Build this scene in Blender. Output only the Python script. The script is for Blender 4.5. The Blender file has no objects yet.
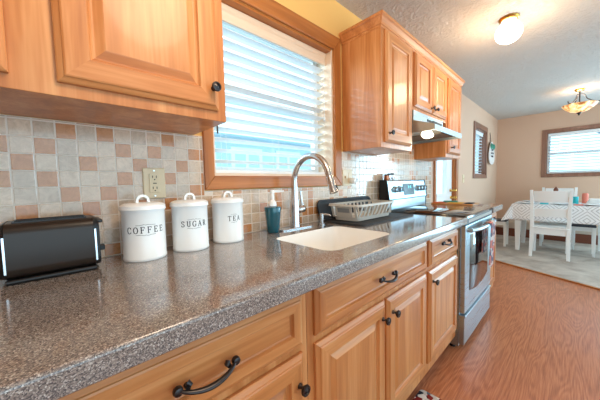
import bpy, math, random
from mathutils import Vector, Matrix

# ------------------------------------------------------------------ scene, camera, world, light
S = bpy.context.scene
COL = S.collection
S.view_settings.view_transform = 'Standard'
S.view_settings.look = 'None'
S.view_settings.gamma = 1.0
S.view_settings.use_curve_mapping = False
S.view_settings.exposure = 0.12
S.cycles.use_denoising = True
S.cycles.max_bounces = 10
S.cycles.diffuse_bounces = 5
S.cycles.sample_clamp_indirect = 6.0

cam_d = bpy.data.cameras.new('camera')
cam_d.sensor_width = 36.0
cam_d.lens = 260.26 / 600 * 36.0
cam_d.clip_start = 0.02
cam = bpy.data.objects.new('camera', cam_d)
COL.objects.link(cam)
yaw, pitch, roll = math.radians(46.684), math.radians(-3.600), math.radians(-1.278)
fw = Vector((math.cos(yaw) * math.cos(pitch), math.sin(yaw) * math.cos(pitch), math.sin(pitch)))
rt = Vector((math.sin(yaw), -math.cos(yaw), 0))
up = rt.cross(fw)
r2 = rt * math.cos(roll) + up * math.sin(roll)
u2 = -rt * math.sin(roll) + up * math.cos(roll)
mw = Matrix(((r2.x, u2.x, -fw.x, 0), (r2.y, u2.y, -fw.y, -1.13), (r2.z, u2.z, -fw.z, 1.156), (0, 0, 0, 1)))
cam.matrix_world = mw
S.camera = cam

W = bpy.data.worlds.new('daylight')
S.world = W
W.use_nodes = True
bg = W.node_tree.nodes['Background']
bg.inputs['Color'].default_value = (0.54, 0.83, 1.0, 1)
bg.inputs['Strength'].default_value = 2.7


def area(name, loc, rot, sx, sy, power, color):
    l = bpy.data.lights.new(name, 'AREA')
    l.shape = 'RECTANGLE'
    l.size = sx
    l.size_y = sy
    l.energy = power
    l.color = color
    o = bpy.data.objects.new(name, l)
    COL.objects.link(o)
    o.location = loc
    o.rotation_euler = rot
    return o


def lamp(name, loc, power, color, radius=0.06):
    l = bpy.data.lights.new(name, 'POINT')
    l.energy = power
    l.color = color
    l.shadow_soft_size = radius
    o = bpy.data.objects.new(name, l)
    COL.objects.link(o)
    o.location = loc
    return o


PI = math.pi
# daylight through the patio doorway on the right of the dining end and the opening in the back wall
area('patio_daylight', (4.2, -3.45, 1.15), (PI / 2, 0, 0), 3.2, 2.0, 18, (0.62, 0.86, 1.0))
area('dining_end_daylight', (6.6, -2.83, 1.1), (0, PI / 2, 0), 2.0, 1.2, 105, (0.46, 0.79, 1.0))
sw_ = area('sink_window_daylight', (-0.15, 1.15, 2.15), (0, 0, 0), 1.1, 0.9, 42, (0.72, 0.90, 1.0))
sw_.rotation_euler = (Vector((1.25, -0.1, 1.65)) - sw_.location).to_track_quat('-Z', 'Y').to_euler()
area('warm_fill_light', (0.2, -3.45, 1.5), (PI / 2, 0, 0), 3.4, 1.8, 5.5, (1.0, 0.88, 0.74))  # unseen warm fill added on the room side to light tiles and fronts
# unseen warm lamp added above the camera to brighten the upper cabinets
l2 = lamp('unseen_warm_lamp', (0.40, -1.0, 2.08), 28, (1.0, 0.80, 0.58), 0.2)
l2.data.specular_factor = 0.08

# ------------------------------------------------------------------ materials


def srgb(r, g, b):
    def f(c):
        c /= 255.0
        return c / 12.92 if c <= 0.04045 else ((c + 0.055) / 1.055) ** 2.4
    return (f(r), f(g), f(b), 1)


def mat(name, color=(0.8, 0.8, 0.8, 1), rough=0.5, metal=0.0, spec=0.5, coat=0.0, emit=None, estr=0.0, trans=0.0, ior=1.45):
    m = bpy.data.materials.new(name)
    m.use_nodes = True
    b = m.node_tree.nodes['Principled BSDF']
    b.inputs['Base Color'].default_value = color
    b.inputs['Roughness'].default_value = rough
    b.inputs['Metallic'].default_value = metal
    b.inputs['Specular IOR Level'].default_value = spec
    b.inputs['Coat Weight'].default_value = coat
    b.inputs['Coat Roughness'].default_value = 0.1
    b.inputs['Transmission Weight'].default_value = trans
    b.inputs['IOR'].default_value = ior
    if emit:
        b.inputs['Emission Color'].default_value = emit
        b.inputs['Emission Strength'].default_value = estr
    return m


def nt(m):
    t = m.node_tree
    return t, t.nodes['Principled BSDF']


def node(t, typ, **kw):
    n = t.nodes.new(typ)
    for k, v in kw.items():
        setattr(n, k, v)
    return n


def coords(t, scale=(1, 1, 1), rot=(0, 0, 0), rnd=True):
    tc = node(t, 'ShaderNodeTexCoord')
    mp = node(t, 'ShaderNodeMapping')
    mp.inputs['Scale'].default_value = scale
    mp.inputs['Rotation'].default_value = rot
    t.links.new(tc.outputs['Object'], mp.inputs['Vector'])
    if rnd:
        oi = node(t, 'ShaderNodeObjectInfo')
        mul = node(t, 'ShaderNodeMath', operation='MULTIPLY')
        mul.inputs[1].default_value = 37.0
        t.links.new(oi.outputs['Random'], mul.inputs[0])
        t.links.new(mul.outputs[0], mp.inputs['Location'])
    return mp.outputs['Vector']


def ramp(t, fac, stops, interp='LINEAR'):
    r = node(t, 'ShaderNodeValToRGB')
    r.color_ramp.interpolation = interp
    e = r.color_ramp.elements
    while len(e) < len(stops):
        e.new(0.5)
    for i, (p, c) in enumerate(stops):
        e[i].position = p
        e[i].color = c
    t.links.new(fac, r.inputs['Fac'])
    return r.outputs['Color']


def noise(t, vec, scale, detail=4, rough=0.55, dist=0.0):
    n = node(t, 'ShaderNodeTexNoise')
    n.inputs['Scale'].default_value = scale
    n.inputs['Detail'].default_value = detail
    n.inputs['Roughness'].default_value = rough
    n.inputs['Distortion'].default_value = dist
    t.links.new(vec, n.inputs['Vector'])
    return n.outputs['Fac']


def bump(t, b, h, strength=0.2, dist=0.01):
    n = node(t, 'ShaderNodeBump')
    n.inputs['Strength'].default_value = strength
    n.inputs['Distance'].default_value = dist
    t.links.new(h, n.inputs['Height'])
    t.links.new(n.outputs['Normal'], b.inputs['Normal'])


def wood(name, c0, c1, c2, axis='z', rough=0.38, scale=1.0, coat=0.15):
    m = mat(name, c1, rough, coat=coat)
    t, b = nt(m)
    s = {'x': (1.2, 16, 16), 'y': (16, 1.2, 16), 'z': (16, 16, 1.2)}[axis]
    v = coords(t, tuple(k * scale for k in s))
    f1 = noise(t, v, 1.0, 3, 0.6, 0.6)
    s2 = {'x': (5, 130, 130), 'y': (130, 5, 130), 'z': (130, 130, 5)}[axis]
    v2 = coords(t, s2)
    f2 = noise(t, v2, 1.0, 2, 0.5)
    mx = node(t, 'ShaderNodeMath', operation='MULTIPLY_ADD')
    mx.inputs[1].default_value = 0.28
    t.links.new(f2, mx.inputs[0])
    sb = node(t, 'ShaderNodeMath', operation='SUBTRACT')
    t.links.new(f1, sb.inputs[0])
    sb.inputs[1].default_value = 0.14
    t.links.new(sb.outputs[0], mx.inputs[2])
    c = ramp(t, mx.outputs[0], [(0.25, c0), (0.5, c1), (0.75, c2)])
    t.links.new(c, b.inputs['Base Color'])
    return m


MAPLE = (srgb(174, 102, 52), srgb(200, 128, 72), srgb(222, 158, 102))
M_maple_v = wood('maple_vertical', *MAPLE, axis='z')
M_maple_h = wood('maple_horizontal', *MAPLE, axis='x')
M_oak_v = wood('oak_vertical', srgb(150, 86, 36), srgb(176, 106, 50), srgb(194, 124, 64), axis='z')
M_oak_h = wood('oak_horizontal', srgb(150, 86, 36), srgb(176, 106, 50), srgb(194, 124, 64), axis='x')
M_oak_y = wood('oak_crosswise', srgb(150, 86, 36), srgb(176, 106, 50), srgb(194, 124, 64), axis='y')
M_dark_oak = wood('walnut_brown', srgb(120, 82, 66), srgb(138, 96, 78), srgb(152, 108, 90), axis='z')
M_board = wood('cutting_board_wood', srgb(190, 130, 70), srgb(212, 152, 90), srgb(226, 170, 110), axis='y')

M_white = mat('white_paint', srgb(236, 236, 234), 0.4)
M_white_gloss = mat('white_enamel', srgb(244, 246, 246), 0.28, coat=0.3)
M_cream = mat('cream_plastic', srgb(226, 204, 168), 0.35)
M_cream_dark = mat('dark_slot', srgb(60, 50, 42), 0.5)
M_blind = mat('white_blind', srgb(236, 240, 242), 0.4)
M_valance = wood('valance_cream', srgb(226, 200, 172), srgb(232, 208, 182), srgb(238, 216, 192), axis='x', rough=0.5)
M_black_plastic = mat('black_plastic', srgb(22, 22, 24), 0.35)
M_black_gloss = mat('black_gloss', srgb(46, 36, 30), 0.3, spec=0.4)
M_black_rubber = mat('black_rubber', srgb(40, 42, 46), 0.6)
M_black_glass = mat('black_glass', srgb(14, 14, 16), 0.06, coat=0.5)
M_dark_bronze = mat('dark_bronze', srgb(66, 62, 62), 0.32, metal=0.85)
M_brass = mat('brass', srgb(206, 160, 84), 0.25, metal=1.0)
M_copper = mat('copper', srgb(180, 110, 76), 0.3, metal=0.9)
M_teal_glass = mat('teal_glazed', srgb(8, 84, 100), 0.12, coat=0.8)
M_teal = mat('teal_cloth', srgb(52, 190, 200), 0.6)
M_coral = mat('coral_cloth', srgb(226, 130, 110), 0.7)
M_grey_plastic = mat('grey_plastic', srgb(198, 192, 182), 0.45)
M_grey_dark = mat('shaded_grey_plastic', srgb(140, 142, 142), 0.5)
M_ink = mat('grey_print', srgb(70, 72, 78), 0.6)
M_sink = mat('white_composite', srgb(250, 248, 244), 0.3, coat=0.2)
M_plate = mat('white_china', srgb(240, 244, 246), 0.2, coat=0.4)
M_heater = mat('heater_enamel', srgb(206, 188, 172), 0.45)
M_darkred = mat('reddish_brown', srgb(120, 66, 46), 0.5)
M_seat_dark = mat('charcoal_seat', srgb(70, 72, 80), 0.7)
M_green = mat('green_cloth', srgb(70, 140, 120), 0.8)
M_yellow = mat('yellow_cloth', srgb(230, 180, 70), 0.8)
M_orange = mat('orange_cloth', srgb(222, 110, 60), 0.8)
M_screen = mat('clock_display', srgb(30, 36, 42), 0.2)
M_digit = mat('clock_digits', srgb(60, 220, 230), 0.3, emit=(0.2, 0.95, 1.0, 1), estr=2.0)

# brushed steel
M_steel = mat('brushed_steel', srgb(184, 202, 212), 0.28, metal=1.0)
t, b = nt(M_steel)
f = noise(t, coords(t, (3, 3, 260)), 1.0, 2)
c = ramp(t, f, [(0.3, (0.26, 0.26, 0.26, 1)), (0.7, (0.38, 0.38, 0.38, 1))])
t.links.new(c, b.inputs['Roughness'])
M_nickel = mat('brushed_nickel', srgb(206, 208, 210), 0.22, metal=1.0)
M_chrome = mat('chrome', srgb(220, 222, 226), 0.1, metal=1.0)

# thin window glass
M_glass = bpy.data.materials.new('window_glass')
M_glass.use_nodes = True
t = M_glass.node_tree
t.nodes.clear()
out = node(t, 'ShaderNodeOutputMaterial')
mixn = node(t, 'ShaderNodeMixShader')
tr = node(t, 'ShaderNodeBsdfTransparent')
tr.inputs['Color'].default_value = (0.93, 0.97, 0.98, 1)
gl = node(t, 'ShaderNodeBsdfGlossy')
gl.inputs['Roughness'].default_value = 0.02
fr = node(t, 'ShaderNodeFresnel')
fr.inputs['IOR'].default_value = 1.3
ge = node(t, 'ShaderNodeNewGeometry')
inv = node(t, 'ShaderNodeMath', operation='SUBTRACT')
inv.inputs[0].default_value = 1.0
t.links.new(ge.outputs['Backfacing'], inv.inputs[1])
mfr = node(t, 'ShaderNodeMath', operation='MULTIPLY')
t.links.new(fr.outputs[0], mfr.inputs[0])
t.links.new(inv.outputs[0], mfr.inputs[1])
t.links.new(mfr.outputs[0], mixn.inputs['Fac'])
t.links.new(tr.outputs[0], mixn.inputs[1])
t.links.new(gl.outputs[0], mixn.inputs[2])
t.links.new(mixn.outputs[0], out.inputs['Surface'])

# wall paint
M_wall = mat('beige_wall_paint', srgb(214, 180, 156), 0.75, spec=0.2)
t, b = nt(M_wall)
bump(t, b, noise(t, coords(t, (1, 1, 1), rnd=False), 180, 3), 0.08, 0.003)
M_wall_warm = mat('wall_paint_warm_lit', srgb(240, 192, 116), 0.75, spec=0.2)  # kitchen stretch of the beige wall, warm lamplight put into its colour
# knock-down ceiling
M_ceil = mat('textured_ceiling', srgb(206, 200, 194), 0.85, spec=0.2)
t, b = nt(M_ceil)
v = coords(t, (1, 1, 1), rnd=False)
f = noise(t, v, 26, 5, 0.6, 0.8)
r = ramp(t, f, [(0.42, (0, 0, 0, 1)), (0.6, (1, 1, 1, 1))])
bump(t, b, r, 0.55, 0.012)

# granite-look counter
M_counter = mat('speckled_counter', srgb(130, 112, 100), 0.12, coat=0.6)
t, b = nt(M_counter)
v = coords(t, (1, 1, 1), rnd=False)
vo = node(t, 'ShaderNodeTexVoronoi')
vo.inputs['Scale'].default_value = 560
t.links.new(v, vo.inputs['Vector'])
sp = node(t, 'ShaderNodeSeparateColor')
t.links.new(vo.outputs['Color'], sp.inputs['Color'])
c = ramp(t, sp.outputs[0], [(0.0, srgb(88, 82, 82)), (0.2, srgb(114, 105, 102)), (0.45, srgb(136, 124, 118)), (0.68, srgb(154, 142, 134)), (0.86, srgb(174, 164, 158)), (0.96, srgb(196, 190, 184))], 'CONSTANT')
t.links.new(c, b.inputs['Base Color'])

# tiles: three stone colours and a grout


def stone(name, c0, c1):
    m = mat(name, c0, 0.22, spec=0.5, coat=0.7)
    t, b = nt(m)
    v = coords(t, (1, 1, 1), rnd=False)
    f = noise(t, v, 38, 8, 0.75, 1.6)
    c = ramp(t, f, [(0.3, c0), (0.7, c1)])
    t.links.new(c, b.inputs['Base Color'])
    bump(t, b, f, 0.15, 0.003)
    return m


M_tile_tan = stone('stone_tile_tan', srgb(176, 112, 62), srgb(210, 148, 98))
M_tile_beige = stone('stone_tile_beige', srgb(192, 162, 134), srgb(230, 204, 178))
M_tile_grey = stone('stone_tile_grey', srgb(178, 152, 128), srgb(216, 192, 168))
M_grout = mat('tile_grout', srgb(228, 214, 200), 0.8)

# oak floor with cathedral grain running along the room
M_floor = mat('oak_floor', srgb(176, 104, 70), 0.3, coat=0.1)
t, b = nt(M_floor)
v = coords(t, (1.3, 9.0, 1), rnd=False)
n1 = node(t, 'ShaderNodeTexNoise')
n1.inputs['Scale'].default_value = 1.0
n1.inputs['Detail'].default_value = 1.2
n1.inputs['Roughness'].default_value = 0.4
n1.inputs['Distortion'].default_value = 0.5
t.links.new(v, n1.inputs['Vector'])
mu = node(t, 'ShaderNodeMath', operation='MULTIPLY')
mu.inputs[1].default_value = 80.0
t.links.new(n1.outputs['Fac'], mu.inputs[0])
sn = node(t, 'ShaderNodeMath', operation='SINE')
t.links.new(mu.outputs[0], sn.inputs[0])
fine = noise(t, coords(t, (6, 170, 1), rnd=False), 1.0, 3, 0.6)
ma = node(t, 'ShaderNodeMath', operation='MULTIPLY_ADD')
t.links.new(sn.outputs[0], ma.inputs[0])
ma.inputs[1].default_value = 0.085
t.links.new(fine, ma.inputs[2])
c = ramp(t, ma.outputs[0], [(0.3, srgb(160, 92, 58)), (0.5, srgb(184, 112, 74)), (0.7, srgb(200, 130, 90))])
t.links.new(c, b.inputs['Base Color'])

# carpet
M_carpet = mat('grey_carpet', srgb(170, 160, 152), 0.95, spec=0.1)
t, b = nt(M_carpet)
v = coords(t, (1, 1, 1), rnd=False)
f = noise(t, v, 3.2, 4, 0.6, 0.6)
c = ramp(t, f, [(0.3, srgb(166, 152, 142)), (0.7, srgb(214, 202, 190))])
t.links.new(c, b.inputs['Base Color'])
bump(t, b, noise(t, v, 240, 3), 0.6, 0.01)

# medallion tablecloth
M_cloth = mat('medallion_cloth', srgb(232, 230, 228), 0.8)
t, b = nt(M_cloth)
tc = node(t, 'ShaderNodeTexCoord')
sx = node(t, 'ShaderNodeSeparateXYZ')
t.links.new(tc.outputs['UV'], sx.inputs[0])


def tri(o, k):
    a = node(t, 'ShaderNodeMath', operation='MULTIPLY')
    a.inputs[1].default_value = k
    t.links.new(o, a.inputs[0])
    c_ = node(t, 'ShaderNodeMath', operation='PINGPONG')
    c_.inputs[1].default_value = 0.5
    t.links.new(a.outputs[0], c_.inputs[0])
    return c_.outputs[0]


ad = node(t, 'ShaderNodeMath', operation='ADD')
t.links.new(tri(sx.outputs['X'], 3.6), ad.inputs[0])
t.links.new(tri(sx.outputs['Y'], 3.6), ad.inputs[1])
mm = node(t, 'ShaderNodeMath', operation='MULTIPLY')
mm.inputs[1].default_value = 38.0
t.links.new(ad.outputs[0], mm.inputs[0])
si = node(t, 'ShaderNodeMath', operation='SINE')
t.links.new(mm.outputs[0], si.inputs[0])
c = ramp(t, si.outputs[0], [(0.45, srgb(238, 234, 232)), (0.9, srgb(192, 184, 182))])
t.links.new(c, b.inputs['Base Color'])

# floral fabrics


def patchy(name, cols, scale, rough=0.9):
    m = mat(name, cols[0], rough, spec=0.1)
    t, b = nt(m)
    vo = node(t, 'ShaderNodeTexVoronoi')
    vo.inputs['Scale'].default_value = scale
    t.links.new(coords(t, rnd=False), vo.inputs['Vector'])
    sp = node(t, 'ShaderNodeSeparateColor')
    t.links.new(vo.outputs['Color'], sp.inputs['Color'])
    n = len(cols)
    c = ramp(t, sp.outputs[0], [(i / n, k) for i, k in enumerate(cols)], 'CONSTANT')
    t.links.new(c, b.inputs['Base Color'])
    return m


M_rug = patchy('floral_rug', [srgb(50, 52, 60), srgb(200, 190, 182), srgb(130, 44, 40), srgb(90, 110, 124), srgb(224, 216, 208)], 38)
M_towel = patchy('printed_towel', [srgb(206, 190, 184), srgb(206, 130, 120), srgb(120, 116, 130), srgb(216, 210, 206), srgb(160, 130, 134)], 34)
# alabaster bowl of the chandelier, lit from inside
M_bowl = mat('amber_glass', srgb(236, 190, 130), 0.35)
t, b = nt(M_bowl)
f = noise(t, coords(t, rnd=False), 14, 4, 0.6, 0.8)
c = ramp(t, f, [(0.42, srgb(150, 90, 44)), (0.52, srgb(240, 190, 120)), (0.66, srgb(255, 236, 200))])
t.links.new(c, b.inputs['Base Color'])
t.links.new(c, b.inputs['Emission Color'])
b.inputs['Emission Strength'].default_value = 0.9
M_globe = mat('opal_glass', srgb(255, 250, 242), 0.3, emit=(1.0, 0.93, 0.82, 1), estr=4.0)
M_bulb = mat('hood_bulb', srgb(255, 240, 220), 0.4, emit=(1.0, 0.86, 0.66, 1), estr=3.0)

# outdoors
M_snow = mat('pale_ground', srgb(160, 176, 184), 0.9)
M_siding = mat('blue_siding', srgb(196, 214, 222), 0.7)
M_whitehouse = mat('white_trim_outdoor', srgb(240, 246, 250), 0.6)
M_bark = mat('bark', srgb(150, 160, 170), 0.9)

# ------------------------------------------------------------------ mesh helpers


class MB:
    """collects geometry in world space; build() links it as ONE mesh object"""

    def __init__(self):
        self.v, self.f, self.m = [], [], []

    def add(self, vs, fs, m=0):
        n = len(self.v)
        self.v += [tuple(p) for p in vs]
        self.f += [tuple(i + n for i in q) for q in fs]
        self.m += ([m] * len(fs)) if isinstance(m, int) else list(m)
        return self

    def box(self, x0, x1, y0, y1, z0, z1, m=0):
        x0, x1 = min(x0, x1), max(x0, x1)
        y0, y1 = min(y0, y1), max(y0, y1)
        z0, z1 = min(z0, z1), max(z0, z1)
        vs = [(x0, y0, z0), (x1, y0, z0), (x1, y1, z0), (x0, y1, z0), (x0, y0, z1), (x1, y0, z1), (x1, y1, z1), (x0, y1, z1)]
        fs = [(0, 3, 2, 1), (4, 5, 6, 7), (0, 1, 5, 4), (1, 2, 6, 5), (2, 3, 7, 6), (3, 0, 4, 7)]
        return self.add(vs, fs, m)

    def loft(self, loops, cap=True, close=True, m=0, wrap=False):
        n = len(loops[0])
        vs = [p for l in loops for p in l]
        fs = []
        L = len(loops)
        for k in range(L if wrap else L - 1):
            a, b_ = k * n, ((k + 1) % L) * n
            for i in range(n if close else n - 1):
                j = (i + 1) % n
                fs.append((a + i, a + j, b_ + j, b_ + i))
        if cap and not wrap:
            fs.append(tuple(range(n - 1, -1, -1)))
            fs.append(tuple((L - 1) * n + i for i in range(n)))
        return self.add(vs, fs, m)

    def lathe(self, prof, c=(0, 0, 0), seg=32, axis='z', m=0, cap=True):
        loops = []
        for r, h in prof:
            l = []
            for i in range(seg):
                a = 2 * PI * i / seg
                p, q = r * math.cos(a), r * math.sin(a)
                if axis == 'z':
                    l.append((c[0] + p, c[1] + q, c[2] + h))
                elif axis == 'y':
                    l.append((c[0] + q, c[1] + h, c[2] + p))
                else:
                    l.append((c[0] + h, c[1] + p, c[2] + q))
            loops.append(l)
        return self.loft(loops, cap, True, m)

    def tube(self, pts, rad, seg=10, cap=True, flat=1.0, m=0):
        pts = [Vector(p) for p in pts]
        if not isinstance(rad, (list, tuple)):
            rad = [rad] * len(pts)
        loops = []
        ref = None
        for i, p in enumerate(pts):
            d = (pts[min(i + 1, len(pts) - 1)] - pts[max(i - 1, 0)]).normalized()
            if ref is None:
                ref = Vector((0, 0, 1)) if abs(d.z) < 0.9 else Vector((1, 0, 0))
            u = (ref - d * ref.dot(d)).normalized()
            w = d.cross(u)
            ref = u
            loops.append([p + (u * math.cos(2 * PI * k / seg) * flat + w * math.sin(2 * PI * k / seg)) * rad[i] for k in range(seg)])
        return self.loft(loops, cap, True, m)

    def bar(self, a, b_, w, h, ref=(0, 0, 1), w2=None, h2=None, m=0):
        """rectangular bar from a to b"""
        a, b_ = Vector(a), Vector(b_)
        d = (b_ - a).normalized()
        ref = Vector(ref)
        u = (ref - d * ref.dot(d)).normalized()
        s = d.cross(u)
        w2, h2 = w2 or w, h2 or h
        l1 = [a + s * sx * w / 2 + u * sy * h / 2 for sx, sy in ((-1, -1), (1, -1), (1, 1), (-1, 1))]
        l2 = [b_ + s * sx * w2 / 2 + u * sy * h2 / 2 for sx, sy in ((-1, -1), (1, -1), (1, 1), (-1, 1))]
        return self.loft([l1, l2], m=m)

    def build(self, name, mats, parent=None, bevel=0.0, smooth=None, sub=0):
        if not isinstance(mats, (list, tuple)):
            mats = [mats]
        off = Vector((0, 0, 0))
        p = parent
        while p is not None:
            off += Vector(p.location)
            p = p.parent
        me = bpy.data.meshes.new(name)
        me.from_pydata([tuple(Vector(q) - off) for q in self.v], [], self.f)
        for k in mats:
            me.materials.append(k)
        me.polygons.foreach_set('material_index', self.m)
        me.validate()
        import bmesh
        bm = bmesh.new()
        bm.from_mesh(me)
        bmesh.ops.recalc_face_normals(bm, faces=bm.faces)
        bm.to_mesh(me)
        bm.free()
        o = bpy.data.objects.new(name, me)
        COL.objects.link(o)
        if parent is not None:
            o.parent = parent
        if bevel:
            bv = o.modifiers.new('bevel', 'BEVEL')
            bv.width = bevel
            bv.segments = 2
            bv.limit_method = 'ANGLE'
            bv.angle_limit = math.radians(40)
        if sub:
            sb_ = o.modifiers.new('sub', 'SUBSURF')
            sb_.levels = sub
            sb_.render_levels = sub
        if smooth is not None:
            me.shade_smooth()
            me.set_sharp_from_angle(angle=math.radians(smooth))
        return o


def rrect(x0, x1, y0, y1, r, seg=6):
    """rounded rectangle, counter-clockwise list of (x, y)"""
    pts = []
    for cx, cy, a0 in ((x1 - r, y1 - r, 0), (x0 + r, y1 - r, 90), (x0 + r, y0 + r, 180), (x1 - r, y0 + r, 270)):
        for k in range(seg + 1):
            a = math.radians(a0 + 90 * k / seg)
            pts.append((cx + r * math.cos(a), cy + r * math.sin(a)))
    return pts


def tag(o, label, cat, group=None, kind=None):
    o['label'] = label
    if cat:
        o['category'] = cat
    if group:
        o['group'] = group
    if kind:
        o['kind'] = kind
    return o


def thing(name, loc, label, cat, group=None):
    o = bpy.data.objects.new(name, None)
    o.empty_display_size = 0.05
    COL.objects.link(o)
    o.location = loc
    return tag(o, label, cat, group)


def structure(o, label=None, cat=None):
    o['kind'] = 'structure'
    if label:
        o['label'] = label
    if cat:
        o['category'] = cat
    return o


def dup(root, loc, label):
    """copy a thing with its parts and sub-parts"""
    c = root.copy()
    COL.objects.link(c)
    c.location = loc
    c['label'] = label
    for ch in list(root.children):
        k = ch.copy()
        COL.objects.link(k)
        k.parent = c
        for g in list(ch.children):
            q = g.copy()
            COL.objects.link(q)
            q.parent = k
    return c


# ------------------------------------------------------------------ room shell
CEIL = 2.36
BX = 6.65                      # back wall of the dining end
X0, Y0 = -2.2, -3.5            # wall behind the camera, wall on the right


def wall_with_holes(name, axis, at, thick, u0, u1, z0, z1, holes, m, m2=None, split=None, thick2=None):
    """axis 'x': wall plane y=at running along x; axis 'y': wall plane x=at running along y. thick is signed"""
    us = sorted({u0, u1, *[h[0] for h in holes], *[h[1] for h in holes], *([split] if m2 else [])})
    zs = sorted({z0, z1, *[h[2] for h in holes], *[h[3] for h in holes]})
    g = MB()
    for i in range(len(us) - 1):
        for k in range(len(zs) - 1):
            cu, cz = (us[i] + us[i + 1]) / 2, (zs[k] + zs[k + 1]) / 2
            if any(h[0] < cu < h[1] and h[2] < cz < h[3] for h in holes):
                continue
            if axis == 'x':
                g.box(us[i], us[i + 1], at, at + (thick2 if thick2 and cu > split else thick), zs[k], zs[k + 1], 1 if m2 and cu < split else 0)
            else:
                g.box(at, at + thick, us[i], us[i + 1], zs[k], zs[k + 1])
    return structure(g.build(name, [m, m2] if m2 else m))


WIN1 = (0.53, 1.385, 1.20, 2.03)
DOOR = (3.24, 3.95, 0.0, 2.06)
WIN2 = (4.91, 5.65, 1.24, 1.99)
WIN3 = (-2.13, -0.735, 1.225, 1.98)
wall_with_holes('wall_left', 'x', 0.0, 0.18, X0, BX + 0.15, 0, CEIL, [WIN1, DOOR, WIN2], M_wall, M_wall_warm, 3.1, 0.075)
wall_with_holes('wall_back', 'y', BX, 0.15, Y0, 0.0, 0, CEIL, [WIN3, (-3.45, -2.22, 0.0, 2.12)], M_wall)
wall_with_holes('wall_right', 'x', Y0 - 0.15, 0.15, X0, BX + 0.15, 0, CEIL, [(2.6, 5.8, 0, 2.15), (-1.5, 1.9, 0.3, 2.2)], M_wall)
wall_with_holes('wall_rear', 'y', X0 - 0.15, 0.15, Y0 - 0.15, 0.15, 0, CEIL, [], M_wall)
structure(MB().box(X0 - 0.15, BX + 0.15, Y0 - 0.15, 0.15, CEIL, CEIL + 0.1).build('ceiling', M_ceil))
structure(MB().box(X0 - 0.15, BX + 0.15, Y0 - 0.15, 0.15, -0.1, 0.0).build('floor', M_floor))

# carpet beyond a slanted edge
ed0, ed1 = Vector((4.483, -0.362)), Vector((4.004, -1.333))
dv = ed1 - ed0


def edge_x(y):
    return ed0.x + dv.x * (y - ed0.y) / dv.y


cx_a, cx_b = edge_x(-0.005), edge_x(Y0 + 0.005)
g = MB()
lo = [(cx_a, -0.005), (BX - 0.005, -0.005), (BX - 0.005, Y0 + 0.005), (cx_b, Y0 + 0.005)]
g.loft([[(x, y, 0.0005) for x, y in lo], [(x, y, 0.012) for x, y in lo]])
structure(g.build('floor_carpet', M_carpet), 'grey carpet under the dining table', 'carpet')
g = MB()
a, b2 = Vector((cx_a, -0.006, 0.008)), Vector((cx_b, Y0 + 0.006, 0.008))
g.bar(a, b2, 0.03, 0.014)
structure(g.build('trim_1', M_oak_y), 'slanted wooden strip between plank floor and carpet', 'trim')
# baseboards
structure(MB().box(4.06, BX - 0.001, -0.014, -0.001, 0.0125, 0.09).build('baseboard_left', M_oak_h, bevel=0.003))

# ------------------------------------------------------------------ tiled backsplash
rnd = random.Random(11)
P, Z0 = 0.0505, 0.910
rows = {8: (3, 5, 9), 7: (0, 2, 6, 8, 11), 6: (1, 4, 7, 10), 5: (0, 2, 6, 9), 4: (3, 5, 8, 11), 3: (1, 4, 7, 9)}
tb = MB()
tb.box(X0 + 0.01, 0.483, -0.0062, -0.0005, 0.9155, 1.371, 0)
tb.box(0.483, 1.455, -0.0062, -0.0005, 0.9155, 1.133, 0)
tb.box(1.455, 3.10, -0.0062, -0.0005, 0.9155, 1.371, 0)
tb.box(1.93, 2.675, -0.0062, -0.0005, 1.371, 1.60, 0)


def tile(x0, x1, z0, z1, m):
    if x1 - x0 < 0.006 or z1 - z0 < 0.006:
        return
    gp = 0.0018
    x0, x1, z0, z1 = x0 + gp, x1 - gp, z0 + gp, z1 - gp
    e = 0.0012
    vs = [(x0, -0.006, z0), (x1, -0.006, z0), (x1, -0.006, z1), (x0, -0.006, z1),
          (x0 + e, -0.0068, z0 + e), (x1 - e, -0.0068, z0 + e), (x1 - e, -0.0068, z1 - e), (x0 + e, -0.0068, z1 - e)]
    tb.add(vs, [(0, 1, 5, 4), (1, 2, 6, 5), (2, 3, 7, 6), (3, 0, 4, 7), (4, 5, 6, 7)], m)


for k in range(-30, 63):
    xa = 0.0135 - 0.0505 * 2 + P * k       # k = 0 is the column starting at x = -0.0875
    for r in range(0, 14):
        za = Z0 + P * r
        zb = za + P
        za = max(za, 0.916)
        xb = xa + P
        c_ = k
        if 0 <= c_ + 1 <= 11 and r in rows:
            tan = (c_ + 1) in rows[r]
        else:
            tan = rnd.random() < (0.36 if xa < 1.2 else 0.16)
        m = 1 if tan else (2 if rnd.random() < 0.55 else 3)
        top = 1.371 if not (1.93 <= xa and xb <= 2.675) else 1.60
        if xa > 3.10 - P or za >= top - 0.004:
            continue
        zb = min(zb, top)
        if xb <= 0.483 or xa >= 1.455 or zb <= 1.133:
            tile(xa, xb, za, zb, m)
        else:
            if xa < 0.483:
                tile(xa, 0.483, za, zb, m)
            elif xb > 1.455:
                tile(1.455, xb, za, zb, m)
            elif za < 1.133:
                tile(xa, xb, za, 1.133, m)
structure(tb.build('backsplash', [M_grout, M_tile_tan, M_tile_beige, M_tile_grey]), 'small square stone tiles in tan and beige above the counter', 'backsplash')


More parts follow.
